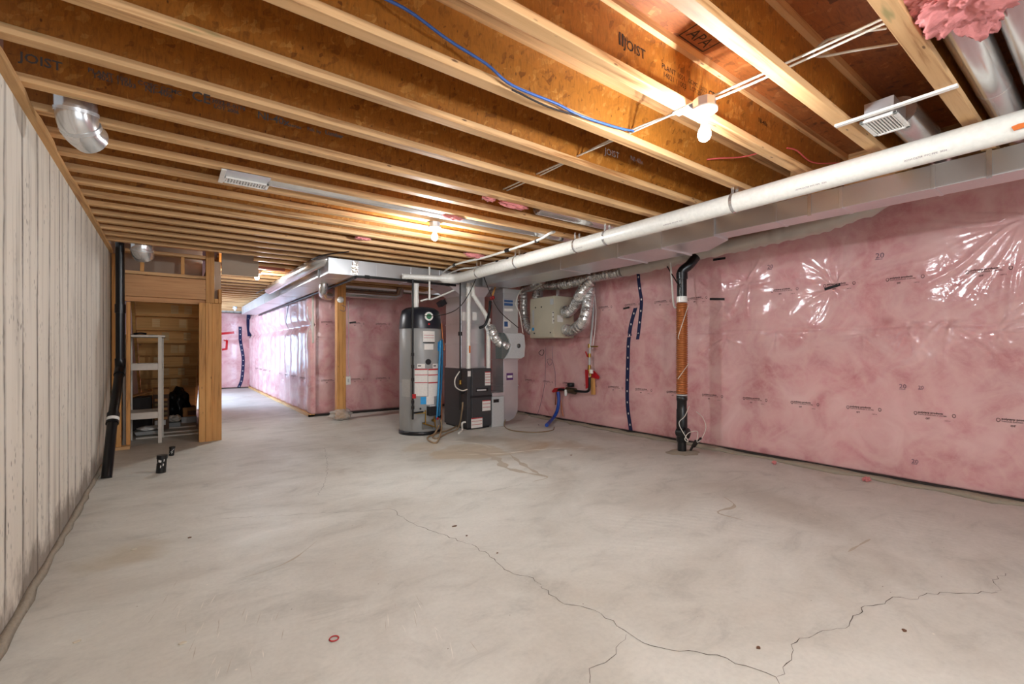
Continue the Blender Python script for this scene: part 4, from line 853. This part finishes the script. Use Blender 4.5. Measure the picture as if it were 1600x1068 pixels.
m = M(); rr_ = [.16+random.uniform(-.03, .03) for _ in range(16)]
m.add([(SX+rr_[k]*1.3*math.cos(k*PI/8), SY-.02+rr_[k]*math.sin(k*PI/8), .001) for k in range(16)]+[(SX+rr_[k]*.8*math.cos(k*PI/8), SY-.02+rr_[k]*.6*math.sin(k*PI/8), .016) for k in range(16)], [tuple(range(16, 32))]+[(k, (k+1) % 16, 16+(k+1) % 16, 16+k) for k in range(16)], 0, True)
tag(m.build('mortar_patch', DIRTY), 'rough mortar patch around the foot of the drain stack', 'mortar')
t = thing('condensate_pipe', 'thin white pipe hanging left of the drain stack', 'pipe', P(1050, 478, x=4.95)); M().tube(smooth_path([P(1047, 405, x=4.95), P(1050, 440, x=4.95), P(1053, 477, x=4.93), P(1060, 479, x=4.87)], 4), .012, 8).build('pipe_body', PVC, t)
wire('cable', [P(1042, 415, x=4.98), P(1052, 432, x=4.92), P(1062, 448, y=3.07)], .007, INK, 'short black cable slanting to the black elbow of the drain stack')

# ================= LARGE WHITE PIPE =================
t = thing('white_main_pipe', 'fat white plastic pipe running below the joists along the right side', 'pipe', (3.32, 2.6, 2.2))
WP = [(3.315, -2.5, 2.325), (3.315, 2.5, 2.262), (3.315, 5.6, 2.222), (3.31, 5.72, 2.22), (3.27, 5.79, 2.218), (3.2, 5.82, 2.216)]
M().tube(WP, .069, 32).build('pipe_body', PVC, t); M().tube([(3.22, 5.82, 2.216), (3.12, 5.84, 2.213), (3.08, 5.85, 2.212), (2.55, 5.93, 2.2)], .036, 20, rf=lambda i, n: [.069, .066, .036, .036][i]).build('reduced_branch', PVC, t)
m = M()
for y in (1.745, 3.0): m.tube([(3.315, y-.05, 2.3-.0128*(y+.5)), (3.315, y+.05, 2.3-.0128*(y+.5))], .0, 24) if False else None
def ring(y, r, w_, mat, nm, x=3.315):
    zc_ = 2.3-.0128*(y+.5); a = M(); n_ = 24
    for k in range(n_):
        a0, a1 = 2*PI*k/n_, 2*PI*(k+1)/n_
        if math.sin(a0) > .86 and math.sin(a1) > .8: continue
        a.prism([(x+r*math.cos(q_), y-w_/2, zc_+r*math.sin(q_)) for q_ in (a0, a1)]+[(x+(r+.003)*math.cos(q_), y-w_/2, zc_+(r+.003)*math.sin(q_)) for q_ in (a1, a0)], (0, w_, 0))
    for s_ in (-1, 1): a.box(x+s_*.03-.002, x+s_*.03+.002, y-w_/2, y+w_/2, zc_+.06, CEIL)
    return a.build(nm, mat, t)
for y in (1.73, 2.95, 3.35, 4.35, 5.2): ring(y, .07, .022, GALV_R, 'hanger_strap')
for k in range(26):
    pass
p_y = 2.6
a0 = math.radians(200)
for (s_, y_) in (('ASTM D2729  PVC PIPE  3034', 2.3), ('ASTM D2729  PVC PIPE  3034', 1.3), ('ASTM D2729  PVC PIPE  3034', .75), ('ASTM D2729  PVC PIPE  3034', 3.4)):
    def lift(q, a0=math.radians(222)):
        h_ = q.z; ang = a0-h_/.07; zc_ = 2.3-.0128*(q.y+.5); return Vector((3.315+.0698*math.cos(ang), q.y, zc_+.0698*math.sin(ang)))
    text_mesh(s_, .014, (3.2, y_, 0), (0, -1, 0), (0, 0, 1), INKG, 'printed_marking', t, lift=lift)
q = P(1590, 200, x=3.245); M().prism([P(1580, 198, x=3.238), P(1592, 193, x=3.238), P(1606, 190, x=3.238), P(1606, 197, x=3.238), P(1584, 204, x=3.238)], (.006, 0, 0)).build('orange_tape', ORANGE, t)
# thin water lines above it
def line_pair(name, pts, r, mat, label, clips):
    t = thing(name, label, 'pipe', pts[0]); path = smooth_path(pts, 6); M().tube(path, r, 10).build('pipe_body', mat, t)
    a = M()
    for (p0, p1) in clips: a.tube([p0, p1], r*1.6, 10)
    if clips: a.build('clip', BLACKP, t)
A = [P(690, 427, z=2.35), P(712, 413, z=2.35), P(757, 402, z=2.35), P(793, 391, z=2.35), P(838, 376, z=2.35), P(858, 365, z=2.36), P(866, 362, z=2.4)]
line_pair('water_line', A, .014, PVC, 'thin white water line under the joists, left of the fat white pipe', [(P(709, 414, z=2.35), P(711, 413, z=2.35)), (P(790, 391.5, z=2.35), P(796, 390, z=2.35)), (P(838, 376.5, z=2.35), P(840, 375.5, z=2.35))])
A = [P(695, 430, z=2.33), P(720, 420, z=2.34), P(740, 418, z=2.34), P(776, 409, z=2.34), P(820, 397, z=2.35), P(860, 386, z=2.35), P(905, 374, z=2.36)]
line_pair('water_line', A, .012, PVC, 'thin white water line hugging the far half of the fat white pipe', [(P(776, 408.5, z=2.34), P(778, 408, z=2.34)), (P(819, 397, z=2.35), P(822, 396.5, z=2.35)), (P(792, 404.5, z=2.34), P(794, 404, z=2.34))])
A = [P(700, 432, z=2.31), P(760, 417, z=2.32), P(830, 398, z=2.33), P(920, 373, z=2.35)]
line_pair('gas_branch', A, .012, IRON, 'thin black pipe just beside the thin white water line', [])

# ================= CEILING DUCTS AND REGISTERS =================
def round_run(x0, x1, y, z, r, label, elbow=None):
    pts = [(x0, y, z), (x1, y, z)]; t = thing('round_duct', label, 'duct', pts[0]); M().tube(pts, r, 28).build('duct_body', GALV_R, t)
    a = M(); n_ = int(abs(x1-x0)/1.4)+1
    for k in range(1, n_+1):
        x = x0+(x1-x0)*k/(n_+1); a.tube([(x-.012, y, z), (x+.012, y, z)], r*1.02, 28)
    a.build('crimp_joint', GALV_R, t); return t
round_run(1.5, 4.1, .402, 2.49, .064, 'round silver duct in the joist bay at the top right, left of the pair')
round_run(1.5, 4.1, .24, 2.49, .072, 'round silver duct at the top right edge, right of the pair')
q0 = P(416, 289, z=2.42); round_run(.56, 4.1, 3.73, 2.45, .062, 'long round silver duct between joists behind the white register')
round_run(3.12, 4.1, .74, 2.47, .075, 'round silver duct behind the white register at the top right')
round_run(2.6, 4.1, 3.12, 2.45, .06, 'round silver duct end glimpsed between joists near the fat white pipe')
def register(x0, x1, y0, y1, z, along, nsl, label, boot=True):
    t = thing('air_register', label, 'vent', ((x0+x1)/2, (y0+y1)/2, z)); fr = .018
    a = M(); a.box(x0, x1, y0, y0+fr, z, z+.012).box(x0, x1, y1-fr, y1, z, z+.012).box(x0, x0+fr, y0, y1, z, z+.012).box(x1-fr, x1, y0, y1, z, z+.012); a.build('frame', WHITE, t, .002)
    a = M()
    if along == 'x':   # slots across the long side
        for k in range(nsl):
            x = x0+fr+(x1-x0-2*fr)*(k+.5)/nsl; a.bar((x, y0+fr, z+.006), (x, y1-fr, z+.006), .009, .007)
        a.box(x0+fr, x1-fr, (y0+y1)/2-.003, (y0+y1)/2+.003, z+.003, z+.01)
    else:
        for k in range(nsl):
            y = y0+fr+(y1-y0-2*fr)*(k+.5)/nsl; a.bar((x0+fr, y, z+.006), (x1-fr, y, z+.006), .006, .007)
    a.build('grille', WHITE, t)
    M().box(x0+fr, x1-fr, y0+fr, y1-fr, z+.0115, z+.0125).build('throat_shade', DARKGAP, t)  # dark plate painted in for the shade behind the slats
    if boot: M().box(x0+.02, x1-.02, y0+.015, y1-.015, z+.012, z+.1).build('boot', GALV, t)
    return t
# left register: white plate with slots plus tall end bracket
q1, q2, q3 = P(343, 283, z=2.362), P(414, 297, z=2.362), P(420, 284, z=2.362)
t = register(.29, .57, 3.64, 3.76, 2.358, 'x', 14, 'white slotted air register under the joists on the left side', False)
M().box(.27, .298, 3.49, 3.77, 2.356, 2.366).build('end_bracket', WHITE, t, .002); M().box(.3, .56, 3.52, 3.639, 2.37, 2.376).build('boot_plate', GALV, t)
M().tube([(.3, 3.715, 2.45), (.55, 3.715, 2.45)], .058, 20).build('boot', GALV, t)
t = register(2.83, 3.07, .68, .83, 2.35, 'y', 9, 'white slotted air register between the joists at the top right', True)
M().box(2.80, 2.826, .46, .93, 2.368, 2.3795).build('mounting_rail', WHITE, t)
# angled corner elbows on the left
t = thing('duct_elbow', 'shiny silver duct elbow hanging below the joists at the upper left by the concrete wall', 'duct', P(130, 195, y=2.9))
M().tube(smooth_path([(-.37, 3.12, 2.6), (-.37, 3.12, 2.42), (-.367, 3.13, 2.35), (-.355, 3.165, 2.305), (-.325, 3.22, 2.29)], 5), .082, 28).build('elbow_body', GALV_R, t)
M().tube([(-.369, 3.121, 2.385), (-.3685, 3.124, 2.37)], .086, 28).build('crimp_joint', GALV, t); M().tube([(-.36, 3.15, 2.322), (-.355, 3.163, 2.31)], .086, 28).build('crimp_joint', GALV, t)
t = thing('duct_elbow', 'dull silver duct elbow hanging above the stair framing', 'duct', P(222, 385, y=6.3))
M().tube(smooth_path([(-.25, 6.78, 2.6), (-.25, 6.78, 2.4), (-.25, 6.8, 2.33), (-.24, 6.85, 2.29)], 5), .105, 28).build('elbow_body', GALV_R, t)
M().tube([(-.25, 6.78, 2.35), (-.25, 6.785, 2.335)], .11, 28).build('crimp_joint', GALV, t)

# ================= LAMPS =================
def lampholder(p_, label, lit=True, box=True):
    t = thing('lamp_holder', label, 'light', (p_[0], p_[1], CEIL)); x, y, z = p_
    if box: M().lathe((x, y, CEIL-.045), [(.0, 0), (.05, 0), (.052, .002), (.052, .045), (0, .045)], 8, smooth=False).build('junction_box', GALV, t)
    M().lathe((x, y, CEIL-.085), [(0, 0), (.02, 0), (.026, .012), (.034, .02), (.058, .03), (.06, .04), (0, .04)], 28).build('porcelain_base', PORC, t)
    b = M().lathe((x, y, z), [(0, -.032), (.012, -.03), (.024, -.02), (.03, -.004), (.03, .008), (.025, .024), (.015, .042), (.013, .07)], 24).build('bulb', BULBM if lit else PORC, t); return t
lb = lampholder(BULBS_AND_FILL[0][0], 'lit bare bulb in porcelain holder, nearest the camera'); M().box(2.0, 2.06, 1.2, 1.36, CEIL-.006, CEIL).build('mounting_bracket', GALV, lb); lampholder(BULBS_AND_FILL[1][0], 'lit bare bulb in porcelain holder above the middle of the room'); lampholder(BULBS_AND_FILL[2][0], 'lit bare bulb in porcelain holder in the hall')
lampholder((1.45, 14.683, 2.3), 'unlit ceiling fixture far down the hall', False)

# ================= CABLES IN THE CEILING =================
wire('blue_cable', [P(590, -8, y=1.66), P(640, 18, y=1.66), P(700, 62, y=1.66), P(760, 100, y=1.66), P(800, 133, y=1.66), P(870, 162, y=1.66), P(905, 180, y=1.66), P(960, 198, y=1.66), P(990, 205, y=1.66)], .0065, CABLEBLUE, 'blue cable running along the web and flange of a joist')
wire('blue_cable', [P(800, 140, y=1.66), P(860, 168, y=1.66), P(920, 185, y=1.66), P(988, 206, y=1.66)], .0045, INK, 'thin dark cable just under the blue cable')
for (dx, lab_) in ((0, 'white cable running through the joists past the nearest bulb'), (.035, 'second white cable running through the joists past the nearest bulb')):
    wire('white_cable', [(2.12+dx, -.1, 2.43), (2.12+dx, .7, 2.425), (2.1+dx, 1.2, 2.42), (2.1+dx, 1.75, 2.43+dx), (2.1+dx, 2.5, 2.45), (2.1+dx, 3.4, 2.46)], .0055, CABLEW, lab_)
wire('white_cable', [P(1268, 84, y=.88), P(1290, 64, y=.8), P(1330, 52, y=.7), P(1385, 44, y=.6)], .006, CABLEW, 'white cable looping up from the staple at the top right joist')
wire('white_cable', [P(1268, 84, y=.88), P(1285, 88, y=.82), P(1340, 78, y=.7), P(1402, 68, y=.6)], .006, CABLEW, 'white cable looping level from the staple at the top right joist')
wire('red_cable', [P(1105, 249, y=1.7), P(1125, 247, y=1.66), P(1160, 245, y=1.6), P(1188, 238, y=1.45)], .005, CABLEP, 'thin pale red cable on the joist right of the nearest bulb')
wire('red_cable', [P(1230, 231, y=1.29), P(1245, 235, y=1.29), P(1272, 254, y=1.29), P(1320, 254, y=1.25)], .005, CABLEP, 'thin red cable near the hanger of the fat white pipe')
wire('cable', [P(400, 458, z=2.36), P(440, 438, z=2.36), P(470, 416, z=2.36), P(500, 400, z=2.36), P(545, 393, z=2.37)], .008, INK, 'bundle of dark cable above the round hall duct')

# ================= INSULATION TUFTS =================
from mathutils import noise as mn
def tuft(p_, sx, sy, sz, label, seed):
    rs = random.Random(seed); bm = bmesh.new(); bmesh.ops.create_icosphere(bm, subdivisions=6 if seed == 1 else 4, radius=1)
    m = M(); vs = []
    ph = [rs.uniform(0, 6) for _ in range(6)]
    for v in bm.verts:
        c0 = v.co; d = 1+.22*math.sin(5*c0.x+ph[0])*math.sin(6*c0.y+ph[1])+.14*math.sin(11*c0.z+ph[2]+4*c0.x)+.09*math.sin(17*c0.y+ph[3])*math.sin(15*c0.x+ph[4])+.3*mn.turbulence(c0*3.2+Vector((seed, 0, 0)), 4, True)-.2+.12*mn.noise(c0*13)
        vs.append((p_[0]+c0.x*d*sx, p_[1]+c0.y*d*sy, p_[2]+c0.z*d*sz))
    m.add(vs, [tuple(v.index for v in f_.verts) for f_ in bm.faces], 0, True); bm.free()
    return tag(m.build('insulation_tuft', INSUL), label, 'insulation')
tuft((2.2, .34, 2.42), .26, .16, .055, 'torn pink fibreglass batt sagging at the top right', 1)
tuft(P(803, 320, z=2.38), .13, .03, .03, 'pink insulation scrap hanging between joists, widest of the middle ones', 2)
tuft(P(764, 308, z=2.39), .06, .03, .03, 'small pink insulation scrap just left of the widest scrap', 3)
tuft(P(707, 338, z=2.38), .1, .035, .03, 'pink insulation scrap near the middle bulb', 4)
tuft(P(742, 398, z=2.385), .13, .05, .035, 'pink insulation scrap beside the thin white water lines', 5)
tuft(P(567, 372, z=2.39), .08, .04, .02, 'faint pink insulation scrap left of the middle bulb', 6)
tuft(P(1354, 748, z=.02), .045, .03, .02, 'pink insulation scrap on the floor at the foot of the pink wall', 7)
tuft(P(1210, 722, z=.02), .03, .02, .02, 'tiny pale scrap on the floor left of the pink scrap', 8)

# ================= STAIR FRAMING =================
FYs, FYe = 7.2, 7.33
t = thing('stair_framing', 'rough lumber stud wall with header beam and doorway at the stairs', 'framing', (0, 7.26, 0))
def fr(nm, x0, x1, z0, z1, mat, y0=FYs, y1=FYe): return M().box(x0, x1, y0, y1, z0, z1).build(nm, mat, t, .003)
fr('post', .31, .38, 0, 1.81, W_Z); fr('post', .382, .452, 0, 1.81, W_Z, FYs-.005, FYe-.01); fr('post', .454, .56, 0, 1.81, W_Z, FYs+.02, FYe)
fr('upper_post', .385, .478, 1.812, 2.54, W_Z); fr('upper_post', .525, .562, 1.812, 2.0, W_Z); fr('upper_block', .48, .523, 1.812, 1.87, W_Z)
fr('header', -.46, .383, 1.85, 2.11, W_HDR, FYs, FYs+.05); fr('header', -.46, .383, 1.79, 1.85, W_HDR, FYs+.055, FYe)
fr('plate', -.5, .383, 2.118, 2.156, W_X); fr('top_plate', -.5, .383, 2.38, 2.42, W_X)
for x in (-.5, -.285, .12): fr('cripple_stud', x, x+.038, 2.158, 2.378, W_Z, FYs+.01, FYs+.1)
fr('stud', -.545, -.507, .04, 2.34, W_Z); fr('stud', -.505, -.462, .04, 1.845, W_Z); fr('stud', -.42, -.382, .04, 1.785, W_Z, FYs+.1, FYs+.2); fr('bottom_plate', -.55, -.38, 0, .038, W_X)
fr('drywall_backing', -.5, .38, 2.1, 2.6, DRYWALL, 7.9, 7.912)
tag(M().box(.565, 1.0, 7.26, 7.30, 2.21, 2.56).build('bulkhead_panel', DRYWALL), 'tan bulkhead panel to the left of the hall bulb', 'panel')
m = M().box(.565, 1.35, 7.335, 7.38, 2.34, 2.379); tag(m.build('red_primed_board', flat('red_brown_primer', (150, 72, 44), .6)), 'thin red-brown board under the ceiling beside the hall bulb', 'board')
# ---- stairs seen from below
t = thing('staircase', 'wooden staircase seen from underneath through the framed doorway', 'staircase', (0, 9.6, 0))
for i in range(-2, 9):
    z = 1.704-.19*i; y = 8.57+.25*i
    M().box(-.38, .38, y, y+.018, z-.19, z-.0).build('riser', W_DARK, t)
    if i < 8: M().box(-.38, .38, y+.018, y+.30, z-.215, z-.19).build('tread', W_DARK, t)
    if i > -2 and i < 7:
        for xb in ((-.2+.11*(i % 3)), (.12+.06*(i % 2))): M().box(xb, xb+.09, y-.022, y, z-.17, z-.05).build('glue_block', CARDL, t)
for x in (-.42, .385):
    M().prism([(x, 7.95, 1.95), (x, 8.2, 2.2), (x, 11.05, .04), (x, 10.75, .0)], (.035, 0, 0)).build('stringer', W_DARK, t)
# ---- boards on the floor below
for k, (y0, y1, x1, z, h_) in enumerate(((7.95, 9.9, .36, 0, .018), (8.15, 9.7, .34, .019, .018), (8.45, 9.5, .32, .038, .018))):
    tag(M().box(-.36+.02*k, x1, y0, y1, z, z+h_).build('plywood_board', WPAINT), 'pale plywood board on the floor under the stairs, %s of three' % ('bottom', 'middle', 'top')[k], 'board')
# ---- storage under the stairs
t = thing('cardboard_box', 'dark open cardboard box with flap up, left under the stairs', 'box', (-.33, 8.6, .057))
M().box(-.42, -.2, 8.35, 8.75, .057, .52).build('box_body', flat('dark_box_print', (36, 26, 22), .7), t); M().prism([(-.42, 8.34, .53), (-.2, 8.34, .6), (-.2, 8.5, .62), (-.42, 8.5, .55)], (0, 0, .008)).build('flap', CARD, t)
t = thing('cardboard_box', 'upright brown box with printed panel beside the dark open box', 'box', (-.1, 8.6, .057))
M().box(-.185, .0, 8.3, 8.6, .057, .62).build('box_body', flat('dark_brown_box', (86, 58, 36), .7), t); M().box(-.186, .001, 8.296, 8.61, .56, .64).build('lid', CARD, t)
for k in range(5): M().box(-.165, -.02, 8.294, 8.299, .2+.066*k, .235+.066*k).build('printed_panel', flat('khaki_print', (128, 106, 66), .7) if k % 2 else CARD, t)
m = M().box(-.165, -.04, 8.285, 8.293, .12, .19); m.build('white_label', PAPER, t)
def blob(name, p_, s_, mat, label, cat, seed, amp=.2):
    rs = random.Random(seed); bm = bmesh.new(); bmesh.ops.create_icosphere(bm, subdivisions=4, radius=1); ph = [rs.uniform(0, 6) for _ in range(6)]; m = M(); vs = []
    for v in bm.verts:
        c0 = v.co; d = 1+amp*(math.sin(4*c0.x+ph[0])*math.sin(5*c0.y+ph[1])+.5*math.sin(9*c0.z+ph[2])*math.sin(8*c0.x+ph[3]))
        vs.append((p_[0]+c0.x*d*s_[0], p_[1]+c0.y*d*s_[1], max(p_[2]-s_[2]*.9, p_[2]+c0.z*d*s_[2])))
    m.add(vs, [tuple(v.index for v in f_.verts) for f_ in bm.faces], 0, True); bm.free(); return tag(m.build(name, mat), label, cat)
blob('garbage_bag', (.12, 8.95, .31), (.14, .2, .28), BAG, 'lumpy black plastic bag under the stairs', 'bag', 4)
t = thing('cardboard_box', 'small tan cardboard box right of the black bag', 'box', (.27, 9.0, .057)); M().box(.17, .34, 8.75, 9.1, .16, .3).build('box_body', CARD, t, .004); M().box(.23, .34, 8.745, 8.75, .18, .25).build('dark_panel', flat('brown_print', (96, 62, 36), .7), t)
tag(M().box(.15, .35, 8.78, 9.1, .057, .158).build('storage_tub', HUMG, None, .01), 'low grey tub under the small tan cardboard box', 'tub')
blob('white_sack', (.06, 8.55, .17), (.09, .1, .05), WPAINT, 'crumpled white sack on a grey crate by the black bag', 'sack', 9)
tag(M().box(-.02, .14, 8.46, 8.66, .057, .122).build('grey_crate', GREY, None, .006), 'low grey crate under the white sack', 'crate')
tag(M().lathe((-.03, 8.38, .057), [(0, 0), (.022, 0), (.022, .07), (.018, .08), (0, .08)], 16).build('white_bottle', PORC), 'tiny white bottle on the boards in front of the black bag', 'bottle')
blob('white_sack', (-.22, 8.15, .11), (.13, .12, .03), PAPER, 'flat white bag on a grey tray behind the white rack', 'bag', 12, .12)
tag(M().prism([(-.36, 8.02, .037), (-.08, 8.02, .037), (-.06, 8.02, .085), (-.38, 8.02, .085)], (0, .25, 0)).build('grey_tray', GREY, None, .004), 'shallow grey tray behind the white rack', 'tray')
# ---- white wooden rack
t = thing('wooden_rack', 'tall white painted wooden rack standing in the stair doorway', 'rack', (-.27, 7.7, 0))
for (x, y) in ((-.46, 7.47), (-.115, 7.47), (-.43, 7.9), (-.1, 7.9)): M().box(x, x+.04, y, y+.04, 0, 1.36).build('leg', WPAINT, t, .003)
M().box(-.48, -.04, 7.45, 7.96, 1.36, 1.385).build('top_board', WPAINT, t, .003)
for z in (.98, .36): M().box(-.42, -.115, 7.475, 7.5, z-.04, z+.04).build('front_rail', WPAINT, t, .003); M().box(-.42, -.1, 7.91, 7.935, z-.04, z+.04).build('rear_rail', WPAINT, t, .003); 
for z in (.98, .36):
    for x in (-.45, -.1): M().box(x, x+.025, 7.51, 7.9, z-.03, z+.03).build('side_rail', WPAINT, t, .003)
M().box(-.42, -.1, 7.5, 7.9, .39, .402).build('shelf', WPAINT, t)
t = thing('hand_tools', 'dark hand saw lying on top of the white rack', 'tool', (-.28, 7.6, 1.386)); M().box(-.44, -.12, 7.55, 7.6, 1.386, 1.392).build('blade', IRON, t); M().tube(smooth_path([(-.36, 7.58, 1.40), (-.3, 7.56, 1.41), (-.24, 7.6, 1.405)], 4), .012, 8).build('grip', BLACKP, t)

# ---------- black drain pipe by the concrete wall ----------
t = thing('drain_pipe', 'black plastic drain pipe leaning down beside the concrete wall', 'pipe', (-.46, 5.7, 0))
PA = [P(172, 736, z=.0)]; PA = [(-.47, 5.72, 0), (-.455, 6.12, .52), (-.45, 6.85, .95), (-.45, 6.93, 1.05), (-.45, 6.9, 2.42)]
M().tube(PA[:3], .042, 20).build('slanted_pipe', ABS, t); M().tube(PA[3:], .042, 20).build('upright_pipe', ABS, t)
M().tube([(-.45, 6.78, .915), (-.45, 6.85, .955), (-.45, 6.93, 1.0), (-.45, 6.93, 1.1)], .05, 20).build('elbow', ABS, t); M().tube([(-.457, 6.08, .46), (-.454, 6.17, .55)], .052, 20).build('coupling', ABS, t); M().tube([(-.45, 6.92, 1.62), (-.45, 6.92, 1.72)], .05, 20).build('coupling', ABS, t)
a = M().tube([(-.4555, 6.1, .485), (-.4545, 6.12, .51)], .0535, 20); a.build('white_band', PORC, t)
# floor stubs
def stub(x, y, r, h, lean, label):
    t = thing('pipe_stub', label, 'pipe', (x, y, 0)); M().tube([(x, y, 0), (x+lean, y, h*.85)], r, 20).build('stub_body', ABS, t); M().tube([(x+lean, y, h*.8), (x+lean*1.1, y, h)], r*1.12, 20).build('stub_cap', ABS, t)
    rs = random.Random(int(x*100)); a = M()
    for k in range(7):
        an = -PI/2+rs.uniform(-1.1, .9); z = rs.uniform(.15, .75)*h; rr = r*1.01; x_ = x+lean*z/h
        a.prism([(x_+rr*math.cos(an+d_), y+rr*math.sin(an+d_), z+e) for d_, e in ((-.1, 0), (.1, .005), (.16, h*.12), (-.05, h*.16))], (0, -.0015, 0))
    a.build('mortar_smear', PAPER, t)
stub(-.065, 5.66, .04, .17, .01, 'larger black pipe stub capped and poking out of the floor'); stub(.02, 6.5, .026, .1, .008, 'smaller black pipe stub poking out of the floor behind the larger one')

# ---------- wooden post ----------
p0 = P(533, 655, z=0); t = thing('wooden_post', 'thick wooden post standing in front of the rear pink wall', 'post', p0)
px_, py_ = p0.x, p0.y
M().box(px_-.085, px_+.015, py_-.06, py_+.07, .02, CEIL-.002).build('post_ply', W_Z, t, .004); M().box(px_+.017, px_+.065, py_-.06, py_+.07, .02, CEIL-.002).build('post_ply', W_Z, t, .004)
q = P(532, 468, y=py_-.07); b_ = M().lathe((q.x, py_-.07, q.z), [(0, -.03), (.04, -.03), (.055, -.01), (.055, .008)], 16, 'y').build('junction_box', PORC, t)
M().tube(smooth_path([P(534, 476, y=py_-.08), P(540, 480, y=py_-.08), P(538, 486, y=py_-.08), P(531, 484, y=py_-.08)], 5), .005, 6).build('loose_wire', INKG, t)
wire('cable', [P(544, 470, y=py_-.02), P(545, 530, y=py_-.02), P(544, 560, y=py_-.02), P(546, 580, y=py_-.03), P(547, 588, y=py_-.03)], .005, CABLEW, 'thin white cable down the right edge of the wooden post')
q = P(547, 594, y=py_-.03); q.x = px_+.104; t = thing('outlet_box', 'white electrical outlet hanging right of the wooden post', 'outlet', q); M().box(q.x-.04, q.x+.04, py_-.06, py_-.02, q.z-.07, q.z+.07).build('cover_plate', PORC, t, .004); M().box(q.x-.012, q.x+.012, py_-.063, py_-.06, q.z-.03, q.z+.03).build('socket_face', HUMG, t)
blob('plastic_wrap', (px_+.0, py_-.02, .09), (.17, .15, .1), CLEARP, 'crumpled clear plastic wrapped round the foot of the wooden post', 'plastic wrap', 22, .25)

# ---------- bits on the floor ----------
q = P(522, 997, z=.003); tag(M().tube([(q.x+.018*math.cos(a_), q.y+.018*math.sin(a_), .0035) for a_ in [2*PI*k/20 for k in range(20)]], .0025, 6, closed=True).build('red_ring', RED), 'tiny red plastic ring on the floor near the camera', 'ring')
def chip(px, py, r, col, lb, nm='debris_chip', h_=.004, cat='debris'):
    r *= .55
    q = P(px, py, z=0); rs = random.Random(int(px*7+py)); n_ = 9; pts = [(q.x+r*rs.uniform(.6, 1.2)*math.cos(2*PI*k/n_)*1.6, q.y+r*rs.uniform(.6, 1.2)*math.sin(2*PI*k/n_), .0005) for k in range(n_)]
    tag(M().prism(pts, (0, 0, h_)).build(nm, col), lb, cat)
MB = flat('mortar_crumb', (206, 196, 176), .9); BR = flat('brown_crumb', (104, 72, 52), .9)
chip(285, 1005, .018, MB, 'pale mortar crumb on the floor, right of the watery stain at far left'); chip(120, 1003, .016, MB, 'pale mortar splat on the floor by the concrete wall'); chip(210, 858, .02, MB, 'flat pale chip on the floor at left')
chip(710, 822, .02, BR, 'brown crumb beside the long floor crack'); chip(296, 840, .012, BR, 'dark splinter on the floor at left'); chip(1413, 985, .014, BR, 'dark chip on the floor at lower right'); chip(1185, 1012, .012, BR, 'dark chip on the floor right of the long crack'); chip(892, 711, .02, BR, 'dark brown crumb on the stained floor in front of the meter'); chip(729, 837, .009, BR, 'small dark crumb right on the long crack'); chip(777, 864, .008, BR, 'small dark crumb just right of the long crack')
